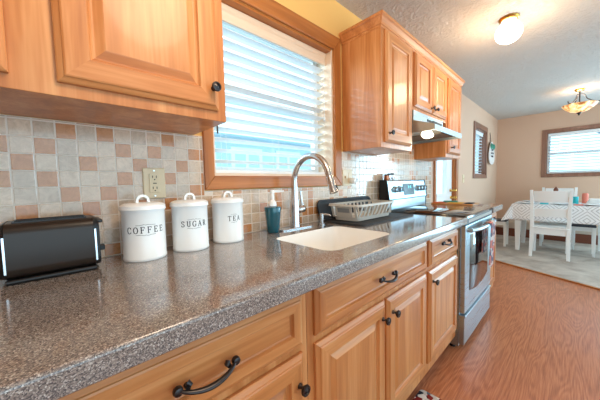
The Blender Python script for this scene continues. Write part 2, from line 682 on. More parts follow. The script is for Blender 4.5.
# ------------------------------------------------------------------ windows and blinds
def window(name, axis, hole, cw, mats, face_at, depth, label, meeting=True, left_cw=None, vertical=False, jm=None):
    """casing, jamb liner, sash and glass. axis 'x' lies in the left wall (outside = +y), 'y' in the back wall (outside = +x)"""
    u0, u1, z0, z1 = hole

    def bx(g, ua, ub, da, db, za, zb, m=0):
        if axis == 'x':
            g.box(ua, ub, da, db, za, zb, m)
        else:
            g.box(face_at + da, face_at + db, ua, ub, za, zb, m)
    root = bpy.data.objects.new(name, None)
    COL.objects.link(root)
    root.location = ((u0 + u1) / 2, 0, z0) if axis == 'x' else (face_at, (u0 + u1) / 2, z0)
    root['kind'] = 'structure'
    root['label'] = label
    root['category'] = 'window'
    lc = left_cw or cw
    mv, mh = mats

    def miter(pts, m, nm):
        g = MB()
        l1, l2 = [], []
        for (u, z) in pts:
            if axis == 'x':
                l1.append((u, -0.0008, z))
                l2.append((u, -0.018, z))
            else:
                l1.append((face_at - 0.0008, u, z))
                l2.append((face_at - 0.018, u, z))
        g.loft([l1, l2])
        g.build(nm, m, root, bevel=0.004)
    # casing: mitred boards with a raised outer edge
    e = 0.001
    L0, L1 = (lc, cw) if axis == 'x' else (cw, cw)
    bot = cw * 0.9
    tcw = cw if axis == 'y' else cw * 1.25
    miter([(u0 - L0, z0 - bot), (u1 + L1, z0 - bot), (u1, z0), (u0, z0)], mh, 'casing')
    miter([(u0 - L0, z1 + tcw), (u1 + L1, z1 + tcw), (u1, z1), (u0, z1)], mh, 'casing')
    miter([(u0 - L0, z0 - bot), (u0, z0), (u0, z1), (u0 - L0, z1 + tcw)], mv, 'casing')
    miter([(u1 + L1, z0 - bot), (u1, z0), (u1, z1), (u1 + L1, z1 + tcw)], mv, 'casing')
    g = MB()
    bx(g, u0, u0 + 0.012, 0.0, depth, z0, z1)
    bx(g, u1 - 0.012, u1, 0.0, depth, z0, z1)
    bx(g, u0 + 0.012, u1 - 0.012, 0.0, depth, z0, z0 + 0.012)
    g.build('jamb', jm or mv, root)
    g = MB()
    bx(g, u0 + 0.012, u1 - 0.012, 0.0, depth, z1 - 0.012, z1)
    g.build('head_jamb', mh, root)
    a0, a1, b0, b1 = u0 + 0.012, u1 - 0.012, z0 + 0.012, z1 - 0.012
    g = MB()
    s = 0.04
    d0, d1 = depth - 0.045, depth - 0.005
    bx(g, a0, a0 + s, d0, d1, b0, b1)
    bx(g, a1 - s, a1, d0, d1, b0, b1)
    bx(g, a0 + s, a1 - s, d0, d1, b0, b0 + s)
    bx(g, a0 + s, a1 - s, d0, d1, b1 - s, b1)
    if meeting:
        zm = (b0 + b1) / 2
        bx(g, a0 + s, a1 - s, d0 - 0.004, d1, zm - 0.022, zm + 0.022)
    if vertical:
        um = (a0 + a1) / 2
        bx(g, um - 0.025, um + 0.025, d0, d1, b0 + s, b1 - s)
    g.build('sash', M_white, root, bevel=0.003)
    g = MB()
    bx(g, a0 + s, a1 - s, depth - 0.027, depth - 0.022, b0 + s, b1 - s)
    g.build('pane', M_glass, root)
    return root


def blind(name, axis, face_at, u0, u1, z0, z1, dc, label, head=0.06, hm=None, tilt=8, step=0.053, wide=0.05, cords=3, ends_gap=0.0):
    def P3(u, d, z):
        return (u, d, z) if axis == 'x' else (face_at + d, u, z)
    root = thing(name, P3((u0 + u1) / 2, dc, z0), label, 'blind', 'white horizontal window blinds')
    g = MB()
    z = z1 - head - step * 0.55
    tl = math.radians(tilt)
    th = 0.003
    while z > z0 + 0.03:
        l1, l2 = [], []
        for w, s_ in ((-1, 0), (-0.5, 0.0022), (0, 0.003), (0.5, 0.0022), (1, 0)):
            l1.append((dc + w * wide / 2 * math.cos(tl), z + w * wide / 2 * math.sin(tl) + s_))
        prof = l1 + [(d, zz - th) for d, zz in reversed(l1)]
        g.loft([[P3(u0 + 0.004, d, zz) for d, zz in prof], [P3(u1 - 0.004, d, zz) for d, zz in prof]])
        z -= step
    g.build('slats', M_blind, root, smooth=40)
    g = MB()
    g.loft([[P3(u, dc - wide / 2 + 0.004, z0), P3(u, dc + wide / 2 - 0.004, z0), P3(u, dc + wide / 2 - 0.004, z0 + 0.016), P3(u, dc - wide / 2 + 0.004, z0 + 0.016)] for u in (u0 + 0.004, u1 - 0.004)])
    g.build('bottom_rail', M_blind, root, bevel=0.002)
    # moulded valance
    d0 = dc - wide / 2 - 0.012
    prof = [(d0 + 0.012, z1 - head), (d0 + 0.002, z1 - head), (d0, z1 - head + 0.006), (d0, z1 - head * 0.72), (d0 + 0.004, z1 - head * 0.68), (d0 + 0.004, z1 - head * 0.4), (d0 - 0.002, z1 - head * 0.3), (d0 - 0.004, z1 - 0.004), (d0 - 0.004, z1), (d0 + 0.012, z1)]
    g = MB()
    g.loft([[P3(u, d, zz) for d, zz in prof] for u in (u0, u1)])
    g.build('valance', hm or M_blind, root, bevel=0.001)
    g = MB()
    g.loft([[P3(u, dc - wide / 2 + 0.002, z1 - 0.045), P3(u, dc + wide / 2, z1 - 0.045), P3(u, dc + wide / 2, z1 - 0.002), P3(u, dc - wide / 2 + 0.002, z1 - 0.002)] for u in (u0 + 0.004, u1 - 0.004)])
    g.build('headrail', M_blind, root)
    for k in range(cords):
        u = u0 + (u1 - u0) * (0.1 + 0.8 * k / max(1, cords - 1))
        for dd in (-wide / 2 - 0.002, wide / 2 + 0.002):
            g = MB()
            g.tube([P3(u, dc + dd, z0 + 0.01), P3(u, dc + dd, z1 - 0.045)], 0.0011, 5)
            g.build('ladder_cord', M_blind, root)
    return root


window('window_1', 'x', WIN1, 0.07, (M_oak_v, M_oak_h), 0, 0.17, 'kitchen window in an orange oak frame above the sink', left_cw=0.047, jm=M_valance)  # pale jamb: window light put into the colour of the oak
w1 = blind('window_blind', 'x', 0, 0.546, 1.368, 1.215, 2.016, 0.082, 'white slatted blind with cream valance in the kitchen window over the sink', head=0.075, hm=M_valance, tilt=-12)
g = MB()
g.tube([(0.575, 0.034, 1.40), (0.575, 0.034, 1.475)], [0.0045, 0.0035], 8)
g.tube([(0.575, 0.034, 1.475), (0.575, 0.035, 1.94)], 0.0012, 5)
g.build('pull_cord', M_dark_bronze, w1)
g = MB()
g.tube([(1.352, 0.045, 1.60), (1.352, 0.045, 1.935)], 0.0014, 5)
g.lathe([(0.004, 0), (0.008, 0.006), (0.008, 0.022), (0.003, 0.032)], (1.352, 0.045, 1.57), 10)
g.build('cord_weight', M_blind, w1)

window('window_2', 'x', WIN2, 0.07, (M_dark_oak, M_dark_oak), 0, 0.14, 'narrow brown framed window in the far left wall', meeting=False)
blind('window_blind', 'x', 0, 4.93, 5.63, 1.255, 1.975, 0.07, 'white slatted blind in the narrow window on the far left wall', tilt=-12)
window('window_3', 'y', WIN3, 0.06, (M_dark_oak, M_dark_oak), BX, 0.14, 'wide brown framed window in the dining room back wall')
blind('window_blind', 'y', BX, WIN3[0] + 0.02, WIN3[1] - 0.02, 1.24, 1.965, 0.06, 'white slatted blind in the wide window behind the dining table', tilt=-14, cords=4)

# outside door
dr = bpy.data.objects.new('door_1', None)
COL.objects.link(dr)
dr.location = (3.6, 0, 0)
structure(dr, 'white half glazed outside door in an oak frame', 'door')
g = MB()
g.box(3.185, 3.24, -0.018, -0.0008, 0.001, 2.06)
g.build('casing', M_oak_v, dr, bevel=0.003)
g = MB()
g.box(3.95, 4.045, -0.02, -0.0008, 0.001, 2.06)
g.build('casing', M_oak_v, dr, bevel=0.003)
g = MB()
g.box(3.185, 4.045, -0.02, -0.0008, 2.0605, 2.14)
g.build('casing', M_oak_h, dr, bevel=0.003)
g = MB()
g.box(3.24, 3.252, 0, 0.075, 0.001, 2.06)
g.box(3.938, 3.95, 0, 0.075, 0.001, 2.06)
g.box(3.252, 3.938, 0, 0.075, 2.048, 2.06)
g.build('jamb', M_oak_v, dr)
g = MB()
a0, a1, y0, y1 = 3.254, 3.936, 0.03, 0.072
gx0, gx1, gz0, gz1 = 3.33, 3.70, 0.98, 1.93
g.box(a0, gx0, y0, y1, 0.012, 2.045)
g.box(gx1, a1, y0, y1, 0.012, 2.045)
g.box(gx0, gx1, y0, y1, 0.012, gz0)
g.box(gx0, gx1, y0, y1, gz1, 2.045)
g.build('door_panel', M_white, dr)
g = MB()
g.box(gx0 - 0.02, gx0 + 0.012, y0 - 0.012, y0, gz0 - 0.02, gz1 + 0.02)
g.box(gx1 - 0.012, gx1 + 0.02, y0 - 0.012, y0, gz0 - 0.02, gz1 + 0.02)
g.box(gx0 + 0.012, gx1 - 0.012, y0 - 0.012, y0, gz0 - 0.02, gz0 + 0.012)
g.box(gx0 + 0.012, gx1 - 0.012, y0 - 0.012, y0, gz1 - 0.012, gz1 + 0.02)
for xx in (gx0 - 0.02, ):
    g.box(3.37, 3.82, y0 - 0.006, y0, 0.25, 0.27)
    g.box(3.37, 3.82, y0 - 0.006, y0, 0.80, 0.82)
    g.box(3.37, 3.39, y0 - 0.006, y0, 0.27, 0.80)
    g.box(3.80, 3.82, y0 - 0.006, y0, 0.27, 0.80)
g.build('molding', M_white, dr, bevel=0.002)
MB().box(gx0, gx1, 0.048, 0.054, gz0, gz1).build('pane', M_glass, dr)
for zk, rr, xk in ((1.02, 0.018, 3.87), (0.925, 0.023, 3.89)):
    g = MB()
    g.lathe([(0.022, 0.03), (0.022, 0.022), (0.010, 0.018), (0.012, -0.012), (rr * 0.8, -0.018), (rr, -0.032), (rr * 0.8, -0.046), (0.004, -0.05)], (xk, 0, zk), 16, axis='y')
    g.build('door_knob' if rr > 0.02 else 'deadbolt', M_brass, dr, smooth=40)

# ------------------------------------------------------------------ cabinets
def door_front(name, x0, x1, z0, z1, yback, parent, frame=0.05, th=0.02, raised=True):
    """raised-panel front facing -y built from nested loops"""
    ys = yback
    w = min(frame, (z1 - z0) * 0.27)
    prof = [(0, 0), (0, th * 0.42), (0.003, th * 0.55), (0.012, th * 0.80), (0.0135, th * 0.92), (0.017, th), (w, th), (w + 0.004, th * 0.62), (w + 0.008, th * 0.5)]
    if raised:
        prof += [(w + 0.012, th * 0.5), (w + 0.030, th * 0.86), (w + 0.033, th * 0.9)]
    loops = []
    for ins, h in prof:
        loops.append([(x0 + ins, ys - h, z0 + ins), (x1 - ins, ys - h, z0 + ins), (x1 - ins, ys - h, z1 - ins), (x0 + ins, ys - h, z1 - ins)])
    g = MB()
    vs = [p for l in loops for p in l]
    fs, ms = [(3, 2, 1, 0)], [0]
    for k in range(len(loops) - 1):
        for i in range(4):
            j = (i + 1) % 4
            fs.append((k * 4 + i, k * 4 + j, k * 4 + 4 + j, k * 4 + 4 + i))
            ms.append(1 if i in (0, 2) else 0)
    n = (len(loops) - 1) * 4
    fs.append((n, n + 1, n + 2, n + 3))
    ms.append(1 if (x1 - x0) > 1.6 * (z1 - z0) else 0)
    g.add(vs, fs, ms)
    return g.build(name, [M_maple_v, M_maple_h], parent)


def knob(x, y, z, parent):
    g = MB()
    g.lathe([(0.008, 0), (0.007, -0.004), (0.0045, -0.008), (0.0045, -0.014), (0.012, -0.018), (0.0155, -0.023), (0.0145, -0.028), (0.010, -0.0285), (0.009, -0.0265), (0.006, -0.0275), (0.001, -0.030)], (x, y, z), 20, axis='y')
    o = g.build('knob', M_dark_bronze, parent, smooth=35)
    o['label'] = 'dark bronze knob'
    return o


def pull(x, y, z, parent, half=0.057):
    g = MB()
    pts, rad = [], []
    for k in range(15):
        s_ = -1 + 2 * k / 14
        pts.append((x + s_ * half, y - 0.010 - 0.018 * (1 - s_ * s_) ** 0.8, z - 0.010 * (1 - s_ * s_)))
        rad.append(0.0072 - 0.0034 * abs(s_) ** 1.5)
    g.tube(pts, rad, 10, flat=0.75)
    for s_ in (-1, 1):
        g.lathe([(0.0088, -0.003), (0.0098, -0.008), (0.008, -0.013), (0.003, -0.015)], (x + s_ * (half + 0.004), y, z + 0.001), 14, axis='y')
        g.tube([(x + s_ * (half - 0.014), y - 0.006, z + 0.008), (x + s_ * (half - 0.020), y - 0.012, z + 0.002)], [0.006, 0.004], 8)
        g.lathe([(0.006, 0.0), (0.005, -0.012)], (x + s_ * (half - 0.014), y, z), 10, axis='y')
    o = g.build('pull', M_dark_bronze, parent, smooth=45)
    o['label'] = 'dark bronze arched pull'
    return o


def wall_cabinet(x0, x1, z0, z1, depth, doors, label, knobs, group):
    root = thing('upper_cabinet', ((x0 + x1) / 2, -0.01, z0), label, 'cabinet', group)
    MB().box(x0, x1, -depth, -0.0075, z0, z1).build('body', M_maple_v, root, bevel=0.0015)
    for (a, b_, c_, d_), kn in zip(doors, knobs):
        d = door_front('door', a, b_, c_, d_, -depth - 0.0005, root, frame=0.062)
        if kn:
            knob(kn[0], -depth - 0.0205, kn[1], d)
    return root


GU = 'maple wall cabinets'
# left of the window: two wide doors on one box
ULX1 = 0.445
wall_cabinet(-0.70, ULX1, 1.372, 2.11, 0.297, [(-0.66, -0.055, 1.403, 2.07), (0.020, 0.415, 1.403, 2.07)],
             'maple wall cabinet over the toaster and canisters, left of the window', [None, (0.393, 1.468)], GU)
wall_cabinet(1.481, 1.924, 1.372, 2.11, 0.297, [(1.519, 1.888, 1.405, 2.085)],
             'maple wall cabinet with one tall door beside the window', [(1.555, 1.462)], GU)
wall_cabinet(1.926, 2.639, 1.675, 2.11, 0.297, [(1.942, 2.268, 1.70, 2.085), (2.287, 2.605, 1.70, 2.085)],
             'short maple cabinet with two doors above the range hood', [(2.238, 1.735), (2.322, 1.735)], GU)
wall_cabinet(2.641, 3.065, 1.372, 2.11, 0.297, [(2.668, 3.035, 1.405, 2.085)],
             'narrow maple wall cabinet at the far end past the range hood', [(2.74, 1.462)], GU)


def crown(name, x0, x1, label, left_end):
    """crown moulding swept along the front, returned along the open left end"""
    prof = [(0.0, 2.085), (0.003, 2.085), (0.004, 2.097), (0.010, 2.100), (0.012, 2.112), (0.022, 2.135), (0.030, 2.141), (0.030, 2.157), (0.0, 2.157)]
    g = MB()
    fy = -0.2975
    loops = []
    if left_end:
        loops.append([(x0 - o_, -0.008, z) for o_, z in prof])
    loops.append([(x0 - (o_ if left_end else 0), fy - o_, z) for o_, z in prof])
    loops.append([(x1 + o_, fy - o_, z) for o_, z in prof])
    loops.append([(x1 + o_, -0.008, z) for o_, z in prof])
    g.loft(loops, cap=True)
    return tag(g.build(name, M_maple_h, bevel=0.001), label, 'molding', 'crown moldings on the wall cabinets')


crown('crown_molding', 1.4805, 3.0655, 'stepped maple crown molding along the tops of the cabinets right of the window', True)


def base_cabinet(x0, x1, label, fronts, group='maple base cabinets'):
    root = thing('base_cabinet', ((x0 + x1) / 2, -0.3, 0.0), label, 'cabinet', group)
    g = MB()
    a0, a1 = x0 + 0.0005, x1 - 0.0005
    g.box(a0, a1, -0.60, -0.582, 0.105, 0.868)
    g.box(a0, a0 + 0.018, -0.582, -0.012, 0.105, 0.868)
    g.box(a1 - 0.018, a1, -0.582, -0.012, 0.105, 0.868)
    g.box(a0 + 0.018, a1 - 0.018, -0.582, -0.012, 0.105, 0.123)
    g.box(a0 + 0.018, a1 - 0.018, -0.03, -0.012, 0.123, 0.868)
    g.build('body', M_maple_v, root)
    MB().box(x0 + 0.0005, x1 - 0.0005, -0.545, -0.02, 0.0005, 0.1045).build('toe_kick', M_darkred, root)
    for kind, a, b_, c_, d_, hw in fronts:
        d = door_front(kind, a, b_, c_, d_, -0.6005, root, frame=0.055, raised=kind == 'door')
        if hw and kind == 'drawer':
            pull(hw[0], -0.6205, hw[1], d)
        elif hw:
            knob(hw[0], -0.6205, hw[1], d)
    return root


DZ0, DZ1, FZ0, FZ1 = 0.165, 0.676, 0.700, 0.848
base_cabinet(-0.66, -0.097, 'base cabinet under the left end of the counter below the toaster',
             [('drawer', -0.635, -0.115, FZ0, FZ1, (-0.375, 0.77)), ('door', -0.635, -0.115, DZ0, DZ1, (-0.14, 0.60))])
base_cabinet(-0.096, 0.514, 'maple base cabinet left of the sink cabinet, wide drawer over one door',
             [('drawer', -0.068, 0.489, FZ0, FZ1, (0.208, 0.770)), ('door', -0.068, 0.489, DZ0, DZ1, (0.464, 0.596))])
base_cabinet(0.515, 1.396, 'wide maple sink cabinet with a long drawer front over two doors',
             [('drawer', 0.541, 1.373, FZ0, FZ1, (0.952, 0.777)), ('door', 0.541, 0.949, DZ0, DZ1, (0.918, 0.612)), ('door', 0.966, 1.373, DZ0, DZ1, (1.0, 0.612))])
base_cabinet(1.397, 1.922, 'maple base cabinet with a small drawer over one door, beside the oven',
             [('drawer', 1.414, 1.882, FZ0, FZ1, (1.63, 0.80)), ('door', 1.414, 1.885, DZ0, DZ1, (1.446, 0.618))])
base_cabinet(2.699, 3.08, 'narrow base cabinet on the far side of the oven',
             [('drawer', 2.72, 3.06, FZ0, FZ1, (2.86, 0.80)), ('door', 2.72, 3.06, DZ0, DZ1, (2.75, 0.618))])

# ------------------------------------------------------------------ countertop with a sink cut-out
CT = 0.915
SK = (0.692, 1.145, -0.552, -0.205)       # sink opening


def counter_profile(y_back=-0.009):
    yf = -0.657
    pr = [(y_back, 0.869), (-0.62, 0.869), (yf + 0.004, 0.869), (yf, 0.873)]
    for k in range(5):
        a = math.radians(k * 22.5)
        pr.append((yf + 0.008 - 0.008 * math.cos(a), 0.907 + 0.008 * math.sin(a)))
    return pr


pr = counter_profile()
g = MB()
hole = rrect(SK[0], SK[1], SK[2], SK[3], 0.05, 6)
xl, xr = -1.2, 1.924
yf, yb = pr[-1][0], -0.009
# top with rounded hole: triangulated between the hole and an outer rectangle ring sampled at equal angles
outer = []
cx, cy = (SK[0] + SK[1]) / 2, (SK[2] + SK[3]) / 2
ox0, ox1 = SK[0] - 0.1, SK[1] + 0.1
for (x, y) in hole:
    dx, dy = x - cx, y - cy
    s_ = min(((ox1 - cx) if dx > 0 else (ox0 - cx)) / dx if abs(dx) > 1e-6 else 1e9, ((yb - cy) if dy > 0 else (yf - cy)) / dy if abs(dy) > 1e-6 else 1e9)
    outer.append((cx + dx * s_, cy + dy * s_))
# insert exact corners by snapping the closest ring points
for cpt in ((ox0, yf), (ox1, yf), (ox0, yb), (ox1, yb)):
    k = min(range(len(outer)), key=lambda i: (outer[i][0] - cpt[0]) ** 2 + (outer[i][1] - cpt[1]) ** 2)
    outer[k] = cpt
n = len(hole)
vs = [(x, y, CT) for x, y in outer] + [(x, y, CT) for x, y in hole] + [(x, y, 0.869) for x, y in hole] + [(x, y, 0.869) for x, y in outer]
fs = []
for i in range(n):
    j = (i + 1) % n
    fs += [(i, j, n + j, n + i), (n + i, n + j, 2 * n + j, 2 * n + i), (2 * n + i, 2 * n + j, 3 * n + j, 3 * n + i)]
g.add(vs, fs)
for xa, xb in ((xl, ox0), (ox1, xr)):
    g.add([(xa, yf, CT), (xb, yf, CT), (xb, yb, CT), (xa, yb, CT)], [(0, 1, 2, 3)])
    g.add([(xa, yf, 0.869), (xb, yf, 0.869), (xb, yb, 0.869), (xa, yb, 0.869)], [(3, 2, 1, 0)])
front = [p for p in pr[2:]]
g.loft([[(xl, y, z) for y, z in front], [(xr, y, z) for y, z in front]], cap=False, close=False)
for xx in (xl, xr):
    g.add([(xx, y, z) for y, z in ([(yb, 0.869)] + front + [(yb, CT)])], [tuple(range(len(front) + 2))])
g.add([(xl, yb, 0.869), (xr, yb, 0.869), (xr, yb, CT), (xl, yb, CT)], [(0, 1, 2, 3)])
tag(g.build('countertop', M_counter, smooth=30), 'long speckled brown grey countertop running from the toaster to the oven', 'countertop')
g = MB()
prof2 = [(-0.009, 0.869)] + front + [(-0.009, CT)]
g.loft([[(2.698, y, z) for y, z in prof2], [(3.095, y, z) for y, z in prof2]])
tag(g.build('countertop', M_counter, smooth=30), 'short speckled countertop beyond the oven, under the cutting board', 'countertop')

# sink basin
g = MB()
loops = []
for ins, z, rr in ((0,0,0.05), (0.0006, 0.912, 0.05), (0.002, 0.9142, 0.05), (0.005, 0.9135, 0.05), (0.007, 0.80, 0.05), (0.012, 0.745, 0.06), (0.03, 0.722, 0.075), (0.07, 0.716, 0.06), (0.14, 0.714, 0.02)):
    loops.append([(x, y, z) for x, y in rrect(SK[0] + ins, SK[1] - ins, SK[2] + ins, SK[3] - ins, rr, 6)])
outl = [[(x, y, z) for x, y in rrect(SK[0] - i_, SK[1] + i_, SK[2] - i_, SK[3] + i_, 0.05, 6)] for i_, z in ((-0.0006, 0.70), (-0.0006, 0.85))]
vsink = MB()
vsink.loft([outl[0], outl[1]] + loops[1:], cap=True)
sk = thing('sink', ((SK[0] + SK[1]) / 2, (SK[2] + SK[3]) / 2, 0.70), 'white undermount sink set into the speckled counter', 'sink')
vsink.build('basin', M_sink, sk, smooth=50)
g = MB()
g.lathe([(0.001, 0.7165), (0.03, 0.7165), (0.042, 0.719), (0.044, 0.7165), (0.044, 0.7145)], ((SK[0] + SK[1]) / 2, (SK[2] + SK[3]) / 2, 0), 20)
g.build('drain', M_chrome, sk, smooth=40)

# ------------------------------------------------------------------ faucet
FX, FY = 0.936, -0.095
fa = thing('faucet', (FX, FY, CT + 0.0005), 'tall brushed nickel gooseneck faucet behind the sink', 'faucet')
g = MB()
g.loft([[(x, y, z) for x, y in rrect(FX - 0.114 + i_, FX + 0.125 - i_, FY - 0.03 + i_, FY + 0.03 - i_, 0.028 - i_ * 0.9, 6)] for i_, z in ((0, CT + 0.0005), (0, CT + 0.006), (0.003, CT + 0.009))])
g.build('base_plate', M_nickel, fa, smooth=40)
g = MB()
g.lathe([(0.027, CT + 0.009), (0.027, CT + 0.014), (0.0245, CT + 0.02), (0.0235, CT + 0.13), (0.0185, CT + 0.19), (0.0165, CT + 0.24)], (FX, FY, 0), 24)
g.build('body', M_nickel, fa, smooth=40)
g = MB()
pts = [(FX, FY, CT + 0.235), (FX, FY, 1.171)]
R_ = 0.122
for k in range(1, 17):
    a = math.radians(180 * k / 16 * 0.925)
    pts.append((FX, FY - R_ + R_ * math.cos(a), 1.171 + R_ * math.sin(a)))
dirv = Vector(pts[-1]) - Vector(pts[-2])
dirv.normalize()
pe = Vector(pts[-1])
pts.append(tuple(pe + dirv * 0.02))
g.tube(pts, 0.016, 16)
g.build('spout', M_nickel, fa, smooth=50)
g = MB()
q0 = pe + dirv * 0.015
g.tube([q0, q0 + dirv * 0.006, q0 + dirv * 0.05, q0 + dirv * 0.078, q0 + dirv * 0.080], [0.017, 0.018, 0.018, 0.021, 0.019], 16)
hd = g.build('spray_head', M_nickel, fa, smooth=50)
g = MB()
qb = q0 + dirv * 0.045
g.tube([qb + Vector((0.012, -0.013, 0)), qb + dirv * 0.022 + Vector((0.013, -0.0145, 0))], [0.006, 0.006], 8)
g.build('button', M_black_plastic, hd)
g = MB()
g.tube([(FX + 0.012, FY, CT + 0.10), (FX + 0.04, FY, CT + 0.102), (FX + 0.065, FY, CT + 0.103), (FX + 0.074, FY, CT + 0.103)], [0.017, 0.022, 0.020, 0.008], 16)
g.tube([(FX + 0.056, FY, CT + 0.105), (FX + 0.058, FY + 0.008, CT + 0.15), (FX + 0.055, FY + 0.012, CT + 0.20)], [0.011, 0.0075, 0.0065], 10)
g.build('handle', M_nickel, fa, smooth=50)

# built-in dispenser beside the faucet
dp = thing('sink_dispenser', (1.125, -0.12, CT + 0.0005), 'small nickel pump dispenser at the back right corner of the sink', 'soap dispenser')
g = MB()
g.lathe([(0.019, 0), (0.019, 0.005), (0.012, 0.008), (0.011, 0.05), (0.013, 0.052), (0.013, 0.062), (0.008, 0.066)], (1.125, -0.12, CT + 0.0005), 18)
g.build('body', M_nickel, dp, smooth=40)
g = MB()
g.tube([(1.125, -0.12, CT + 0.056), (1.135, -0.14, CT + 0.060), (1.145, -0.16, CT + 0.058), (1.148, -0.166, CT + 0.050)], [0.007, 0.006, 0.005, 0.0045], 10)
g.build('nozzle', M_nickel, dp, smooth=50)

# teal soap bottle
SX, SY = 0.785, -0.098
sb = thing('soap_bottle', (SX, SY, CT + 0.0005), 'teal tapered soap bottle with a white pump beside the faucet', 'bottle')
g = MB()
g.lathe([(0.028, CT + 0.0005), (0.031, CT + 0.004), (0.034, CT + 0.04), (0.040, CT + 0.10), (0.043, CT + 0.122), (0.040, CT + 0.130), (0.016, CT + 0.133), (0.016, CT + 0.134)], (SX, SY, 0), 28)
g.build('bottle', M_teal_glass, sb, smooth=50)
g = MB()
g.lathe([(0.020, CT + 0.134), (0.019, CT + 0.150), (0.012, CT + 0.160), (0.008, CT + 0.163), (0.0075, CT + 0.196), (0.010, CT + 0.198), (0.010, CT + 0.212), (0.006, CT + 0.214)], (SX, SY, 0), 20)
g.bar((SX, SY, CT + 0.206), (SX + 0.05, SY - 0.03, CT + 0.205), 0.012, 0.011, w2=0.008, h2=0.007)
g.build('pump', M_white_gloss, sb, smooth=45)

# ------------------------------------------------------------------ lettered canisters
GL = {
    'C': [([(0.86, 0.78), (0.76, 0.93), (0.52, 1.0), (0.25, 0.9), (0.1, 0.5), (0.25, 0.1), (0.52, 0.0), (0.76, 0.07), (0.88, 0.22)], 'C'), ([(0.86, 0.98), (0.86, 0.72)], 1)],
    'O': [([(0.5, 1.0), (0.22, 0.88), (0.08, 0.5), (0.22, 0.12), (0.5, 0.0), (0.78, 0.12), (0.92, 0.5), (0.78, 0.88), (0.5, 1.0)], 'C')],
    'F': [([(0.28, 0), (0.28, 1)], 2), ([(0.1, 0.99), (0.85, 0.99)], 1), ([(0.85, 1), (0.85, 0.76)], 1), ([(0.28, 0.52), (0.66, 0.52)], 1), ([(0.66, 0.64), (0.66, 0.4)], 1), ([(0.1, 0.02), (0.48, 0.02)], 1)],
    'E': [([(0.28, 0), (0.28, 1)], 2), ([(0.1, 0.99), (0.85, 0.99)], 1), ([(0.85, 1), (0.85, 0.76)], 1), ([(0.28, 0.52), (0.66, 0.52)], 1), ([(0.66, 0.64), (0.66, 0.4)], 1), ([(0.1, 0.02), (0.88, 0.02)], 1), ([(0.88, 0.0), (0.88, 0.26)], 1)],
    'S': [([(0.78, 0.76), (0.7, 0.94), (0.46, 1.0), (0.24, 0.9), (0.2, 0.72), (0.36, 0.57), (0.64, 0.45), (0.8, 0.28), (0.74, 0.08), (0.48, 0.0), (0.26, 0.07), (0.16, 0.26)], 'C'), ([(0.79, 0.98), (0.79, 0.72)], 1), ([(0.16, 0.02), (0.16, 0.28)], 1)],
    'U': [([(0.24, 1), (0.24, 0.3), (0.36, 0.06), (0.56, 0.0), (0.74, 0.1), (0.8, 0.3), (0.8, 1)], 'V'), ([(0.06, 0.99), (0.42, 0.99)], 1), ([(0.64, 0.99), (0.96, 0.99)], 1)],
    'G': [([(0.86, 0.78), (0.76, 0.93), (0.52, 1.0), (0.25, 0.9), (0.1, 0.5), (0.25, 0.1), (0.52, 0.0), (0.78, 0.1), (0.84, 0.4)], 'C'), ([(0.86, 0.98), (0.86, 0.72)], 1), ([(0.6, 0.42), (0.98, 0.42)], 1)],
    'A': [([(0.12, 0), (0.5, 1.0)], 1), ([(0.5, 1.0), (0.86, 0)], 2), ([(0.26, 0.36), (0.74, 0.36)], 1), ([(0.0, 0.02), (0.28, 0.02)], 1), ([(0.68, 0.02), (1.0, 0.02)], 1)],
    'R': [([(0.26, 0), (0.26, 1)], 2), ([(0.1, 0.99), (0.56, 0.99), (0.78, 0.9), (0.82, 0.74), (0.74, 0.58), (0.52, 0.5), (0.26, 0.5)], 'V'), ([(0.5, 0.5), (0.84, 0.02)], 2), ([(0.1, 0.02), (0.42, 0.02)], 1), ([(0.76, 0.02), (0.98, 0.02)], 1)],
    'T': [([(0.5, 0), (0.5, 1)], 2), ([(0.08, 0.99), (0.92, 0.99)], 1), ([(0.08, 1), (0.08, 0.76)], 1), ([(0.92, 1), (0.92, 0.76)], 1), ([(0.32, 0.02), (0.68, 0.02)], 1)],
}


